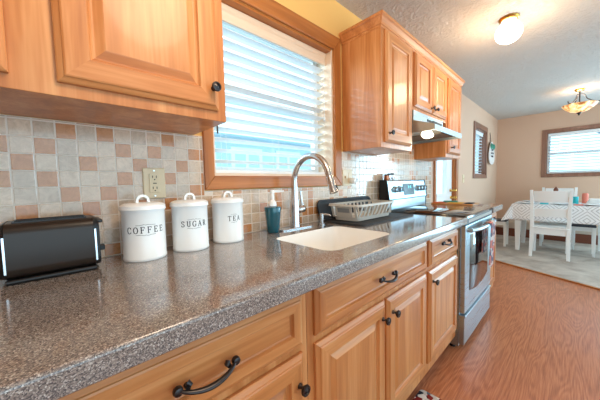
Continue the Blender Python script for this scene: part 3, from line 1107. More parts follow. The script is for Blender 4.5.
def lettering(word, cxx, cyy, r, zc, h, face, parent, cw=0.74, gap=0.24):
    """printed serif capitals wrapped on the drum; face = heading the word looks at"""
    g = MB()
    w = h * cw
    adv = w + h * gap
    total = adv * len(word) - h * gap
    rr = r + 0.0005

    def P3(u, v):
        a = face + u / r
        return (cxx + rr * math.cos(a), cyy + rr * math.sin(a), zc + v)

    def ribbon(pts, wd):
        # subdivide so that the ribbon follows the drum
        fine_ = []
        for i in range(len(pts) - 1):
            for k in range(3):
                f_ = k / 3
                fine_.append((pts[i][0] + (pts[i + 1][0] - pts[i][0]) * f_, pts[i][1] + (pts[i + 1][1] - pts[i][1]) * f_))
        fine_.append(pts[-1])
        L_, R__ = [], []
        for i, p in enumerate(fine_):
            a_, b_ = fine_[max(i - 1, 0)], fine_[min(i + 1, len(fine_) - 1)]
            d = Vector((b_[0] - a_[0], b_[1] - a_[1]))
            d = d.normalized() if d.length > 1e-9 else Vector((1, 0))
            nx, ny = -d.y, d.x
            ww = wd(d) if callable(wd) else wd
            L_.append(P3(p[0] + nx * ww / 2, p[1] + ny * ww / 2))
            R__.append(P3(p[0] - nx * ww / 2, p[1] - ny * ww / 2))
        m_ = len(fine_)
        g.add(L_ + R__, [(i, i + 1, m_ + i + 1, m_ + i) for i in range(m_ - 1)])
    thin, thick = h * 0.09, h * 0.155
    for i, ch in enumerate(word):
        u0 = -total / 2 + i * adv
        for pts, k in GL[ch]:
            q = [(u0 + x * w, (y - 0.5) * h) for x, y in pts]
            if k == 1:
                ribbon(q, thin)
            elif k == 2:
                ribbon(q, thick)
            else:
                ribbon(q, lambda d: thin + (thick - thin) * abs(d.y) ** 1.5)
    for s_ in (-1, 1):      # little scroll lines above and below the word
        hw = max(0.010, total * 0.26)
        for e_ in (-1, 1):
            ribbon([(e_ * hw, s_ * h * 0.78), (e_ * hw * 0.5, s_ * h * 0.80), (e_ * hw * 0.18, s_ * h * 0.90), (0, s_ * h * 0.80)], h * 0.05)
    o = g.build('lettering', M_ink, parent)
    o['label'] = 'grey printed capitals'
    return o


def canister(cxx, cyy, word, label, face):
    r = 0.0655
    root = thing('canister', (cxx, cyy, CT + 0.0005), label, 'canister', 'white lettered canisters')
    g = MB()
    z = CT + 0.0005
    g.lathe([(r * 0.97, z), (r, z + 0.003), (r, z + 0.010), (r - 0.0012, z + 0.0115), (r - 0.0012, z + 0.160), (r, z + 0.162), (r, z + 0.168), (r * 0.9, z + 0.169)], (cxx, cyy, 0), 48)
    g.build('drum', M_white_gloss, root, smooth=40)
    g = MB()
    z2 = CT + 0.1655
    g.lathe([(r + 0.0008, z2), (r + 0.003, z2), (r + 0.004, z2 + 0.003), (r + 0.0025, z2 + 0.006), (r + 0.0025, z2 + 0.014), (r - 0.004, z2 + 0.019), (r - 0.012, z2 + 0.022), (0.02, z2 + 0.024), (0.001, z2 + 0.0242)], (cxx, cyy, 0), 48)
    li = g.build('lid', M_white_gloss, root, smooth=40)
    # arched strap handle
    g = MB()
    pts = []
    dirx, diry = math.cos(face + PI / 2), math.sin(face + PI / 2)
    for k in range(11):
        a = PI * k / 10
        u, v = -0.013 * math.cos(a), 0.019 * math.sin(a) ** 0.6
        pts.append((cxx + dirx * u, cyy + diry * u, z2 + 0.0235 + v))
    for i in range(len(pts) - 1):
        a_, b_ = Vector(pts[i]), Vector(pts[i + 1])
        nd = Vector((math.cos(face), math.sin(face), 0))
        g.loft([[p + nd * s_ * 0.012 + (p - Vector((cxx, cyy, z2 + 0.022))).normalized() * t_ for s_, t_ in ((-1, 0), (1, 0), (1, 0.008), (-1, 0.008))] for p in (a_, b_)])
    g.build('handle', M_white_gloss, li, smooth=50)
    lettering(word, cxx, cyy, r - 0.0012, CT + 0.103, 0.0200, face, root)
    return root


canister(0.217, -0.120, 'COFFEE', 'white lidded canister reading COFFEE, nearest the toaster', math.radians(-98))
canister(0.376, -0.110, 'SUGAR', 'white lidded canister reading SUGAR, middle of the three', math.radians(-98))
canister(0.545, -0.090, 'TEA', 'white lidded canister reading TEA, nearest the window', math.radians(-94))

# ------------------------------------------------------------------ toaster
TX0, TX1, TY0, TY1 = -0.112, 0.092, -0.165, -0.022
to = thing('toaster', ((TX0 + TX1) / 2, (TY0 + TY1) / 2, CT + 0.0005), 'glossy black two slot toaster against the tiled wall at the left', 'toaster')
zt = CT + 0.0005


def toaster_section(x, k, top):
    """outline in y-z, narrower towards the top"""
    pts = []
    for y, z in rrect(TY0, TY1, zt + 0.012, top, 0.028, 5):
        s_ = 1 - 0.06 * max(0.0, (z - zt) / 0.155)
        yc = (TY0 + TY1) / 2
        pts.append((x, yc + (y - yc) * s_ * k, z if z < zt + 0.03 else zt + 0.03 + (z - zt - 0.03)))
    return pts


g = MB()
TT = CT + 0.155
g.loft([toaster_section(TX0 + 0.014, 1.0, TT), toaster_section(TX1 - 0.014 + 0.0, 1.0, TT)])
g.build('body', M_black_gloss, to, smooth=40)
for xa, xb, k0, k1 in ((TX0, TX0 + 0.0135, 0.86, 1.01), (TX1 - 0.0135, TX1, 1.01, 0.86)):
    g = MB()
    g.loft([toaster_section(xa, k0, TT - (0.006 if k0 < 1 else -0.001)), toaster_section(xb, k1, TT - (0.006 if k1 < 1 else -0.001))])
    g.build('end_cap', M_black_plastic, to, smooth=40)
g = MB()
g.loft([[(TX0 + 0.012, y, z) for y, z in rrect(TY0 + 0.002, TY1 - 0.002, zt, zt + 0.0125, 0.006, 3)], [(TX1 - 0.012, y, z) for y, z in rrect(TY0 + 0.002, TY1 - 0.002, zt, zt + 0.0125, 0.006, 3)]])
g.build('foot', M_black_plastic, to)
ym = (TY0 + TY1) / 2
g = MB()
for yc in (ym - 0.026, ym + 0.026):
    # slot wells rimmed with steel
    for a_, b_, c_, d_ in ((TX0 + 0.03, TX1 - 0.03, yc - 0.016, yc - 0.013), (TX0 + 0.03, TX1 - 0.03, yc + 0.013, yc + 0.016), (TX0 + 0.027, TX0 + 0.03, yc - 0.016, yc + 0.016), (TX1 - 0.03, TX1 - 0.027, yc - 0.016, yc + 0.016)):
        g.box(a_, b_, c_, d_, TT - 0.0005, TT + 0.003)
g.build('slot_rims', M_black_plastic, to)
g = MB()
for yc in (ym - 0.026, ym + 0.026):
    g.box(TX0 + 0.0301, TX1 - 0.0301, yc - 0.0129, yc + 0.0129, TT - 0.001, TT + 0.0012)
g.build('slots', mat('slot_black', srgb(6, 6, 6), 0.8), to)
# chrome strips at both ends of the front
for xs in (TX0 + 0.010, TX1 - 0.013):
    g = MB()
    yb_ = lambda z: (TY0 + TY1) / 2 + (TY0 - (TY0 + TY1) / 2) * (1 - 0.06 * (z - zt) / 0.155) * 1.0
    zs = [zt + 0.03 + k * 0.0115 for k in range(9)]
    g.loft([[(xs, yb_(z) - 0.0035, z), (xs + 0.004, yb_(z) - 0.0035, z), (xs + 0.004, yb_(z) + 0.004, z), (xs, yb_(z) + 0.004, z)] for z in zs])
    g.build('trim_strip', M_chrome, to, smooth=30)
g = MB()
g.box(TX1 + 0.0005, TX1 + 0.016, ym - 0.014, ym + 0.014, zt + 0.045, zt + 0.062)
g.build('lever', M_black_plastic, to, bevel=0.003)
g = MB()
g.box(TX1 - 0.02, TX1 + 0.010, ym - 0.05, ym + 0.05, TT - 0.018, TT - 0.008)
g.build('carry_lip', M_black_plastic, to, bevel=0.003)

# ------------------------------------------------------------------ outlets on the tiles
def outlet(name, xc, zc, w, h, label, yw=-0.0072):
    root = thing(name, (xc, yw, zc), label, 'outlet', 'cream wall plates')
    g = MB()
    g.loft([[(x, y_, z) for x, z in rrect(xc - w / 2 + i_, xc + w / 2 - i_, zc - h / 2 + i_, zc + h / 2 - i_, 0.004, 3)] for i_, y_ in ((0, yw), (0, yw - 0.003), (0.003, yw - 0.006))])
    g.build('plate', M_cream, root, smooth=30)
    return root


o1 = outlet('wall_outlet', 0.284, 1.170, 0.078, 0.118, 'cream wall outlet on the tiles above the coffee canister')
yw = -0.0133
g = MB()
g.box(0.284 - 0.018, 0.284 + 0.018, yw - 0.003, yw, 1.17 - 0.036, 1.17 + 0.036)
rc = g.build('receptacle', M_cream, o1, bevel=0.001)
g = MB()
for zc in (1.17 - 0.021, 1.17 + 0.021):
    for dx in (-0.0065, 0.0065):
        g.box(0.284 + dx - 0.0013, 0.284 + dx + 0.0013, yw - 0.0036, yw - 0.002, zc - 0.001, zc + 0.008)
    g.lathe([(0.0026, -0.0036), (0.0026, -0.002)], (0.284, yw, zc - 0.007), 10, axis='y')
g.box(0.284 - 0.006, 0.284 + 0.006, yw - 0.0038, yw - 0.002, 1.168, 1.1715)
g.build('slots', M_cream_dark, rc)
for zc in (1.17 - 0.048, 1.17 + 0.048):
    g = MB()
    g.lathe([(0.003, -0.001), (0.002, 0.0)], (0.284, yw, zc), 10, axis='y')
    g.build('screw', M_nickel, o1)

o2 = outlet('wall_outlet', 1.525, 1.190, 0.112, 0.115, 'double cream wall plate on the tiles between window and drying rack')
g = MB()
g.box(1.498 - 0.006, 1.498 + 0.006, yw - 0.010, yw, 1.186, 1.202)
g.build('toggle', M_cream, o2, bevel=0.001)
g = MB()
g.box(1.55 - 0.016, 1.55 + 0.016, yw - 0.002, yw, 1.155, 1.225)
g.build('receptacle', M_cream, o2, bevel=0.001)
pg = thing('plug_in_freshener', (1.555, yw - 0.002, 1.17), 'rounded white plug with dark tip in the double wall plate', 'plug')
g = MB()
g.lathe([(0.012, -0.0025), (0.020, -0.008), (0.022, -0.03), (0.018, -0.045), (0.006, -0.05)], (1.553, yw, 1.168), 18, axis='y')
g.build('housing', M_white_gloss, pg, smooth=50)
g = MB()
g.tube([(1.568, yw - 0.025, 1.168), (1.592, yw - 0.03, 1.176)], [0.011, 0.008], 10)
g.build('tip', M_black_plastic, pg)

# ------------------------------------------------------------------ drying mat, leaning tray and dish rack
g = MB()
g.loft([[(x, y, z) for x, y in rrect(1.20, 1.86, -0.350, -0.05, 0.03, 5)] for z in (CT + 0.0005, CT + 0.007)])
g.loft([[(x, y, CT + 0.007) for x, y in rrect(1.20, 1.86, -0.350, -0.05, 0.03, 5)], [(x, y, CT + 0.011) for x, y in rrect(1.203, 1.857, -0.347, -0.053, 0.028, 5)], [(x, y, CT + 0.011) for x, y in rrect(1.21, 1.85, -0.340, -0.06, 0.022, 5)], [(x, y, CT + 0.007) for x, y in rrect(1.212, 1.848, -0.338, -0.062, 0.02, 5)]], cap=False)
tag(g.build('drying_mat', M_black_rubber, smooth=40), 'flat black drying mat under the grey dish rack', 'mat')
# tray stood on edge against the wall
g = MB()
import_loops = []
for yy, zshift, ins in ((0.0, 0, 0.0), (0.010, 0, 0.0), (0.010, 0, 0.012), (0.004, 0, 0.016)):
    l = []
    for x, z in rrect(1.185 + ins, 1.80 - ins, 0.0 + ins, 0.122 - ins, 0.045 - ins * 0.5, 6):
        # leans back: bottom 0.035 from wall
        l.append((x, -0.046 + z * 0.25 - yy, CT + 0.0125 + z))
    import_loops.append(l)
g.loft(import_loops)
tag(g.build('serving_tray', M_black_rubber, smooth=40), 'black rounded tray stood on edge against the tiles behind the dish rack', 'tray')

RX0, RX1, RY0, RY1 = 1.275, 1.665, -0.262, -0.085
RZ = CT + 0.0125
rk = thing('dish_rack', ((RX0 + RX1) / 2, (RY0 + RY1) / 2, RZ), 'grey plastic dish rack with slotted sides on the black mat', 'dish rack')
RH = 0.098


def rk_loop(f_, z, r_=0.03, grow=0.0):
    e_ = 0.025 * f_ + grow
    return [(x, y, z) for x, y in rrect(RX0 - e_, RX1 + e_, RY0 - e_, RY1 + e_, r_, 4)]


g = MB()
g.loft([rk_loop(0, RZ, 0.03), rk_loop(0.15, RZ + 0.022, 0.03), rk_loop(0.15, RZ + 0.022, 0.03, -0.005), rk_loop(0.02, RZ + 0.006, 0.03, -0.005)])
g.build('base_tray', M_grey_plastic, rk, smooth=40)
g = MB()
g.loft([rk_loop(0.9, RZ + RH - 0.012, 0.035), rk_loop(1.0, RZ + RH - 0.012, 0.035, 0.008), rk_loop(1.0, RZ + RH, 0.035, 0.006), rk_loop(0.95, RZ + RH, 0.035, -0.010), rk_loop(0.9, RZ + RH - 0.012, 0.035, -0.006)], wrap=True)
g.build('rim', M_grey_plastic, rk, smooth=50)
for y, s_ in ((RY0, -1), (RY1, 1)):
    for k in range(9):            # slanted bars along both long sides
        x = RX0 + 0.02 + (RX1 - RX0 - 0.04) * k / 8
        g = MB()
        g.bar((x - 0.008, y - s_ * 0.0 + s_ * 0.001, RZ + 0.018), (x + 0.008, y + s_ * 0.020, RZ + RH - 0.008), 0.015, 0.005, ref=(0, 1, 0))
        g.build('side_bar', M_grey_plastic, rk)
for x, s_ in ((RX0, -1), (RX1, 1)):
    g = MB()
    g.loft([[(x + s_ * 0.002, RY0 + 0.03, RZ + 0.018), (x + s_ * 0.006, RY0 + 0.03, RZ + 0.018), (x + s_ * 0.024, RY0 + 0.03, RZ + RH - 0.008), (x + s_ * 0.020, RY0 + 0.03, RZ + RH - 0.008)],
            [(x + s_ * 0.002, RY1 - 0.03, RZ + 0.018), (x + s_ * 0.006, RY1 - 0.03, RZ + 0.018), (x + s_ * 0.024, RY1 - 0.03, RZ + RH - 0.008), (x + s_ * 0.020, RY1 - 0.03, RZ + RH - 0.008)]])
    for y in (RY0 + 0.004, RY1 - 0.004):
        g.bar((x, y, RZ + 0.018), (x + s_ * 0.022, y, RZ + RH - 0.008), 0.016, 0.006, ref=(1, 0, 0))
    ep = g.build('end_panel', M_grey_plastic, rk)
    g = MB()
    g.loft([[(x + s_ * (0.0065 + 0.0002), yq, RZ + 0.030), (x + s_ * 0.0085, yq, RZ + 0.030), (x + s_ * 0.021, yq, RZ + 0.075), (x + s_ * 0.0185, yq, RZ + 0.075)] for yq in (RY0 + 0.045, RY1 - 0.045)])
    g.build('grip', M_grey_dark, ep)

# ------------------------------------------------------------------ stove
VX0, VX1 = 1.930, 2.690
st = thing('electric_range', ((VX0 + VX1) / 2, -0.3, 0.0), 'stainless steel electric range with black glass cooktop between the counters', 'stove')
g = MB()
g.box(VX0, VX1, -0.615, -0.012, 0.03, 0.905)
g.build('body', [M_steel], st)
for x in (VX0 + 0.04, VX1 - 0.04):
    for y in (-0.57, -0.06):
        g = MB()
        g.lathe([(0.018, 0.0005), (0.014, 0.0295)], (x, y, 0), 12)
        g.build('foot', M_black_plastic, st)
g = MB()
g.loft([[(x, y, z) for x, y in rrect(VX0 - 0.002 + i_, VX1 + 0.002 - i_, -0.655 + i_, -0.10 - i_, 0.012, 3)] for i_, z in ((0, 0.9055), (0, 0.919), (0.004, 0.923))])
g.build('cooktop', M_black_glass, st, smooth=40)
for bx_, by_, br in ((2.12, -0.24, 0.075), (2.12, -0.48, 0.10), (2.50, -0.24, 0.10), (2.50, -0.48, 0.075)):
    g = MB()
    for rr in (br, br * 0.62):
        seg = 36
        l_in = [(bx_ + (rr - 0.0015) * math.cos(2 * PI * k / seg), by_ + (rr - 0.0015) * math.sin(2 * PI * k / seg), 0.9234) for k in range(seg)]
        l_out = [(bx_ + rr * math.cos(2 * PI * k / seg), by_ + rr * math.sin(2 * PI * k / seg), 0.9234) for k in range(seg)]
        g.loft([l_in, l_out], cap=False)
    g.build('burner', M_grey_plastic, st)
# vent strip under the cooktop edge
g = MB()
g.box(VX0 + 0.002, VX1 - 0.002, -0.650, -0.6155, 0.862, 0.905)
vs_ = g.build('vent_strip', M_black_plastic, st, bevel=0.003)
g = MB()
for k in range(24):
    x = VX0 + 0.06 + k * 0.028
    g.box(x, x + 0.018, -0.6515, -0.6495, 0.872, 0.893)
g.build('louvers', M_grey_plastic, vs_)
# oven door with an arched window
g = MB()
dx0, dx1, dz0, dz1 = VX0 + 0.004, VX1 - 0.004, 0.262, 0.856
wx0, wx1, wz0, wz1 = VX0 + 0.10, VX1 - 0.13, 0.40, 0.79
g.box(dx0, dx1, -0.648, -0.6155, dz0, dz1)
od = g.build('oven_door', M_steel, st, bevel=0.006)


def arch(x0, x1, z0, z1, bulge, ins):
    p = [(x0 + ins, z1 - ins), (x0 + ins, z0 + ins)]
    for k in range(1, 12):
        s_ = k / 12
        p.append((x0 + ins + (x1 - x0 - 2 * ins) * s_, z0 + ins - bulge * math.sin(PI * s_)))
    p += [(x1 - ins, z0 + ins), (x1 - ins, z1 - ins)]
    return p


g = MB()
g.loft([[(x, -0.6482, z) for x, z in arch(wx0, wx1, wz0, wz1, 0.035, 0)], [(x, -0.6505, z) for x, z in arch(wx0, wx1, wz0, wz1, 0.035, 0.004)]])
g.build('oven_window', M_black_glass, od, smooth=30)
g = MB()
pts, rad = [], []
for k in range(17):
    s_ = -1 + 2 * k / 16
    pts.append(((VX0 + VX1) / 2 + s_ * 0.325, -0.665 - 0.032 * (1 - s_ ** 4), 0.822))
    rad.append(0.0135)
g.tube(pts, rad, 12)
for s_ in (-1, 1):
    g.tube([((VX0 + VX1) / 2 + s_ * 0.318, -0.649, 0.822), ((VX0 + VX1) / 2 + s_ * 0.318, -0.672, 0.822)], 0.015, 12)
g.build('handle', M_steel, od, smooth=50)
g = MB()
g.box(dx0, dx1, -0.648, -0.6155, 0.048, 0.250)
g.box(dx0, dx1, -0.654, -0.648, 0.236, 0.250)
g.build('storage_drawer', M_steel, st, bevel=0.004)
# backguard
g = MB()
bprof = [(-0.035, 0.924), (-0.105, 0.924), (-0.105, 1.005), (-0.115, 1.012), (-0.092, 1.158), (-0.085, 1.166), (-0.035, 1.166)]
g.loft([[(VX0 + 0.008, y, z) for y, z in bprof], [(VX1 - 0.008, y, z) for y, z in bprof]])
bk = g.build('backguard', M_steel, st, bevel=0.002)
for xa, xb in ((VX0 - 0.001, VX0 + 0.0078), (VX1 - 0.0078, VX1 + 0.001)):
    g = MB()
    pr_ = [(-0.030, 0.924), (-0.108, 0.924), (-0.108, 1.004), (-0.119, 1.010), (-0.096, 1.160), (-0.086, 1.170), (-0.030, 1.170)]
    g.loft([[(xa, y, z) for y, z in pr_], [(xb, y, z) for y, z in pr_]])
    g.build('end_cap', M_black_plastic, bk)


def on_guard(z):
    return -0.115 + (z - 1.012) / 0.146 * 0.023


g = MB()
g.loft([[(x, on_guard(z) - e_, z) for x, z in rrect(2.205, 2.415, 1.035, 1.135, 0.006, 3)] for e_ in (0.0002, 0.003)])
dsp = g.build('display', M_screen, bk)
g = MB()
for k, x in enumerate((2.29, 2.306, 2.328, 2.344)):
    z_ = 1.098
    segs = [(0, 0, 0, 1), (1, 0, 1, 1), (0, 0, 1, 0), (0, 1, 1, 1), (0, 0.5, 1, 0.5)] if k in (1, 3) else [(1, 0, 1, 1)]
    for a_, b_, c_, d_ in segs:
        x0_, x1_ = x + min(a_, c_) * 0.009 - 0.001, x + max(a_, c_) * 0.009 + 0.001
        z0_, z1_ = z_ + min(b_, d_) * 0.018 - 0.001, z_ + max(b_, d_) * 0.018 + 0.001
        g.add([(x0_, on_guard(z0_) - 0.0034, z0_), (x1_, on_guard(z0_) - 0.0034, z0_), (x1_, on_guard(z1_) - 0.0034, z1_), (x0_, on_guard(z1_) - 0.0034, z1_)], [(0, 1, 2, 3)])
g.build('digits', M_digit, dsp)
for x in (2.045, 2.13, 2.49, 2.565, 2.63):
    g = MB()
    yy = on_guard(1.09)
    g.lathe([(0.029, 0.002), (0.029, -0.006), (0.024, -0.008), (0.022, -0.026), (0.018, -0.029), (0.001, -0.029)], (x, yy, 1.09), 20, axis='y')
    kn = g.build('control_knob', [M_steel], bk, smooth=40)
    g = MB()
    g.box(x - 0.004, x + 0.004, yy - 0.034, yy - 0.0292, 1.07, 1.11)
    g.build('grip', M_black_plastic, kn)

# towel over the oven handle
g = MB()
pts = [(-0.6595, 0.60), (-0.664, 0.78), (-0.668, 0.828), (-0.680, 0.8415), (-0.697, 0.844), (-0.7165, 0.838), (-0.7195, 0.81), (-0.716, 0.70), (-0.710, 0.50)]
loops = []
for k in range(13):
    x = 2.30 + 0.13 * k / 12
    wv = 0.005 * math.sin(k * 1.5)
    o1_ = [(x, y - (wv if z < 0.80 and y < -0.69 else 0), z) for y, z in pts]
    o2_ = [(x, y - (wv if z < 0.80 and y < -0.69 else 0) + (0.004 if y < -0.69 else -0.004), z - (0.004 if z > 0.83 else 0)) for y, z in reversed(pts)]
    loops.append(o1_ + o2_)
g.loft(loops)
tag(g.build('dish_towel', M_towel, smooth=60), 'printed dish towel hanging over the oven door handle', 'towel')

# salt and pepper on the backguard
GS = 'shakers on the stove backguard'
for k, (x, m_, lab, h_) in enumerate(((1.985, M_copper, 'copper coloured shaker on the stove backguard, nearest the sink', 0.05), (2.035, M_chrome, 'chrome shaker on the backguard between the copper and nickel shakers', 0.058), (2.085, M_nickel, 'nickel shaker on the backguard, nearest the clock display', 0.06))):
    root = thing('shaker', (x, -0.06, 1.1665), lab, 'shaker', GS)
    g = MB()
    g.lathe([(0.017, 1.1665), (0.019, 1.170), (0.017, 1.1665 + h_ * 0.75), (0.014, 1.1665 + h_ * 0.78)], (x, -0.06, 0), 18)
    g.build('jar', m_, root, smooth=40)
    g = MB()
    g.lathe([(0.017, 1.1665 + h_ * 0.78), (0.017, 1.1665 + h_ * 0.95), (0.012, 1.1665 + h_)], (x, -0.06, 0), 18)
    g.build('cap', M_dark_bronze, root, smooth=40)

# ------------------------------------------------------------------ range hood
HX0, HX1 = 1.930, 2.535
hd_ = thing('range_hood', ((HX0 + HX1) / 2, -0.2, 1.51), 'stainless range hood under the short cabinet above the stove', 'range hood')
g = MB()
hp = [(-0.0075, 1.53), (-0.0075, 1.673), (-0.305, 1.673), (-0.305, 1.60), (-0.440, 1.553), (-0.452, 1.546), (-0.452, 1.508), (-0.447, 1.508), (-0.447, 1.53)]
g.loft([[(HX0 + 0.003, y, z) for y, z in hp], [(HX1 - 0.003, y, z) for y, z in hp]])
hs = [(-0.0075, 1.508), (-0.0075, 1.673), (-0.305, 1.673), (-0.305, 1.60), (-0.440, 1.553), (-0.452, 1.546), (-0.452, 1.508)]
for x in (HX0, HX1 - 0.003):
    g.loft([[(x, y, z) for y, z in hs], [(x + 0.003, y, z) for y, z in hs]])
g.build('shell', M_steel, hd_)
g = MB()
g.box(2.30, 2.50, -0.3085, -0.3055, 1.618, 1.648)
cp = g.build('control_strip', M_black_plastic, hd_)
g = MB()
for k in range(3):
    g.box(2.18 + k * 0.045, 2.205 + k * 0.045, -0.3095, -0.3055, 1.625, 1.642)
g.build('switches', M_black_plastic, hd_)
g = MB()
g.box(2.20, 2.48, -0.40, -0.06, 1.523, 1.5295)
g.build('filter', mat('filter_mesh', srgb(110, 104, 98), 0.5, metal=0.7), hd_)
g = MB()
g.lathe([(0.022, 0.0), (0.022, -0.02), (0.034, -0.045), (0.040, -0.075), (0.034, -0.10), (0.016, -0.115)], (0, 0, 0), 18, axis='x')
for i, (x, y, z) in enumerate(g.v):
    g.v[i] = (2.11 + x * 1.0, -0.36 + y, 1.500 + z * 0.8)
g.build('bulb', M_bulb, hd_, smooth=50)
lamp('hood_light', (2.12, -0.36, 1.45), 1.6, (1.0, 0.72, 0.42), 0.03)

# ------------------------------------------------------------------ board and cloths on the far counter
bd = MB()
bd.loft([[(x, y, z) for x, y in rrect(2.82, 3.085, -0.48, -0.10, 0.02, 4)] for z in (CT + 0.0005, CT + 0.011)])
tag(bd.build('cutting_board', M_board, bevel=0.003), 'light wooden cutting board on the counter past the stove', 'cutting board')


def folded(x0, x1, y0, y1, z, rot, m, label, th=0.012):
    g = MB()
    c_, s_ = math.cos(rot), math.sin(rot)
    xm, ym_ = (x0 + x1) / 2, (y0 + y1) / 2
    for zz, ins in ((0, 0), (th / 2, 0.004)):
        lp = [[(xm + (x - xm) * c_ - (y - ym_) * s_, ym_ + (x - xm) * s_ + (y - ym_) * c_, z + zz + e_) for x, y in rrect(x0 + ins + q_, x1 - ins - q_, y0 + ins + q_, y1 - ins - q_, 0.012, 3)] for e_, q_ in ((0.0003, 0.003), (0.0015, 0), (th / 2 - 0.0012, 0), (th / 2 - 0.0002, 0.003))]
        g.loft(lp)
    return tag(g.build('pot_holder', m, smooth=40), label, 'pot holder', 'pot holders on the cutting board')


folded(2.83, 2.94, -0.22, -0.11, CT + 0.011, 0.1, M_orange, 'orange pot holder at the wall end of the cutting board', 0.008)
folded(2.91, 3.04, -0.31, -0.18, CT + 0.0195, 0.3, M_green, 'green pot holder lying over the others on the cutting board', 0.008)
folded(2.84, 2.97, -0.37, -0.25, CT + 0.011, -0.1, M_yellow, 'yellow pot holder in the middle of the cutting board', 0.008)
folded(2.86, 3.01, -0.46, -0.39, CT + 0.011, 0.05, M_black_rubber, 'narrow black pot holder at the front of the cutting board', 0.008)

# ------------------------------------------------------------------ rug
g = MB()
g.loft([[(x, y, z) for x, y in rrect(0.62, 1.41, -1.06, -0.575, 0.02, 3)] for z in (0.0005, 0.012)])
tag(g.build('kitchen_mat', M_rug, bevel=0.003), 'floral kitchen mat on the floor below the sink cabinet', 'rug')

# ------------------------------------------------------------------ wall switch and leaf plaque
sw = outlet('light_switch', 4.335, 1.175, 0.075, 0.118, 'cream light switch on the wall between door and far window', yw=-0.001)
sw['category'] = 'light switch'
g = MB()
g.box(4.33, 4.34, -0.016, -0.0072, 1.168, 1.184)
g.build('toggle', M_cream, sw)

PX = 5.95
pq = thing('leaf_plaque', (PX, -0.02, 1.45), 'white leaf shaped plaque with dark lettering hanging on the far left wall', 'plaque')
g = MB()
lf = []
for k in range(28):
    a = 2 * PI * k / 28
    w_ = 0.21 * math.sin(a) * (1 - 0.35 * math.cos(a))
    lf.append((PX + w_, 1.64 - 0.21 * -math.cos(a)))
g.loft([[(x, y, z) for x, z in lf] for y in (-0.030, -0.046)])
g.build('leaf', M_white_gloss, pq, bevel=0.002)
g = MB()
for zz, hw in ((1.70, 0.06), (1.64, 0.09), (1.58, 0.06)):
    for k in range(4):
        xk = PX - hw + 2 * hw * k / 3
        g.tube([(xk - 0.012, -0.048, zz - 0.015), (xk, -0.048, zz + 0.015), (xk + 0.012, -0.048, zz - 0.012)], 0.0035, 5)
g.build('lettering', M_ink, pq)
g = MB()
g.tube([(PX - 0.10, -0.032, 1.74), (PX - 0.02, -0.020, 1.86), (PX, -0.006, 2.02), (PX + 0.02, -0.020, 1.86), (PX + 0.10, -0.032, 1.74)], 0.004, 6)
g.build('hanger', M_dark_bronze, pq)
for sgn in (-1, 1):
    g = MB()
    g.lathe([(0.001, -0.075), (0.045, -0.065), (0.055, -0.045), (0.001, -0.025)], (PX + sgn * 0.09, 0, 1.76), 12, axis='y')
    g.build('bow', M_green, pq, smooth=50)

# ------------------------------------------------------------------ ceiling lights
LX, LY = 2.555, -0.748
cl = thing('ceiling_light', (LX, LY, CEIL), 'white glass globe on a brass ceiling base over the kitchen', 'ceiling light')
g = MB()
g.lathe([(0.062, 0.0), (0.064, -0.006), (0.058, -0.016), (0.050, -0.022)], (LX, LY, CEIL - 0.0005), 28)
g.build('base', M_brass, cl, smooth=40)
g = MB()
prof = [(0.046, -0.0225), (0.048, -0.036)]
for k in range(1, 14):
    a = math.radians(140 - k * 140 / 13 + 0)
    prof.append((0.084 * math.sin(a) if k < 13 else 0.001, -0.106 + 0.084 * math.cos(math.radians(40 + k * 140 / 13)) * 0.9))
g.lathe(prof, (LX, LY, CEIL), 32)
g.build('globe', M_globe, cl, smooth=60)
gl_ = lamp('globe_light', (LX, LY, CEIL - 0.34), 13, (1.0, 0.74, 0.46), 0.1)
gl_.data.specular_factor = 0.3

HXX, HYY = 5.30, -1.13
ch = thing('chandelier', (HXX, HYY, CEIL), 'amber glass bowl chandelier with scrolled arms over the dining table', 'chandelier')
g = MB()
g.lathe([(0.055, -0.0005), (0.058, -0.010), (0.045, -0.024), (0.02, -0.03)], (HXX, HYY, CEIL), 20)
g.build('canopy', M_brass, ch, smooth=40)
g = MB()
g.tube([(HXX, HYY, CEIL - 0.03), (HXX, HYY, 2.16)], 0.008, 8)
for k in range(3):
    a = 2 * PI * k / 3 + 0.5
    ca, sa = math.cos(a), math.sin(a)
    pts = [(HXX + ca * r_, HYY + sa * r_, z) for r_, z in ((0.012, 2.30), (0.05, 2.27), (0.07, 2.22), (0.12, 2.18), (0.172, 2.158), (0.20, 2.165), (0.205, 2.185), (0.19, 2.19))]
    g.tube(pts, 0.006, 7)
g.build('scroll_arms', M_dark_bronze, ch, smooth=50)
g = MB()
pr_ = [(0.001, 2.045), (0.04, 2.048), (0.09, 2.066), (0.135, 2.098), (0.165, 2.135), (0.175, 2.152), (0.170, 2.153), (0.155, 2.132), (0.12, 2.10), (0.06, 2.062), (0.001, 2.055)]
g.lathe(pr_, (HXX, HYY, 0), 32)
g.build('bowl', M_bowl, ch, smooth=60)
g = MB()
g.lathe([(0.002, 2.005), (0.012, 2.012), (0.008, 2.022), (0.022, 2.034), (0.028, 2.0445)], (HXX, HYY, 0), 14)
g.build('finial', M_dark_bronze, ch, smooth=50)
lamp('chandelier_light', (HXX, HYY, 2.26), 5, (1.0, 0.85, 0.68), 0.06)

# ------------------------------------------------------------------ baseboard heater along the back wall
bh = thing('baseboard_heater', (BX - 0.04, -1.3, 0.0125), 'cream baseboard heater along the dining room back wall', 'heater')
g = MB()
hp = [(-0.001, 0.10), (-0.001, 0.335), (-0.050, 0.325), (-0.062, 0.30), (-0.062, 0.185), (-0.05, 0.18)]
g.loft([[(BX + d, -0.02, z) for d, z in hp], [(BX + d, -2.19, z) for d, z in hp]])
g.build('cover', M_heater, bh, bevel=0.002)
MB().box(BX - 0.045, BX - 0.001, -2.19, -0.02, 0.013, 0.179).build('lower_panel', M_darkred, bh)

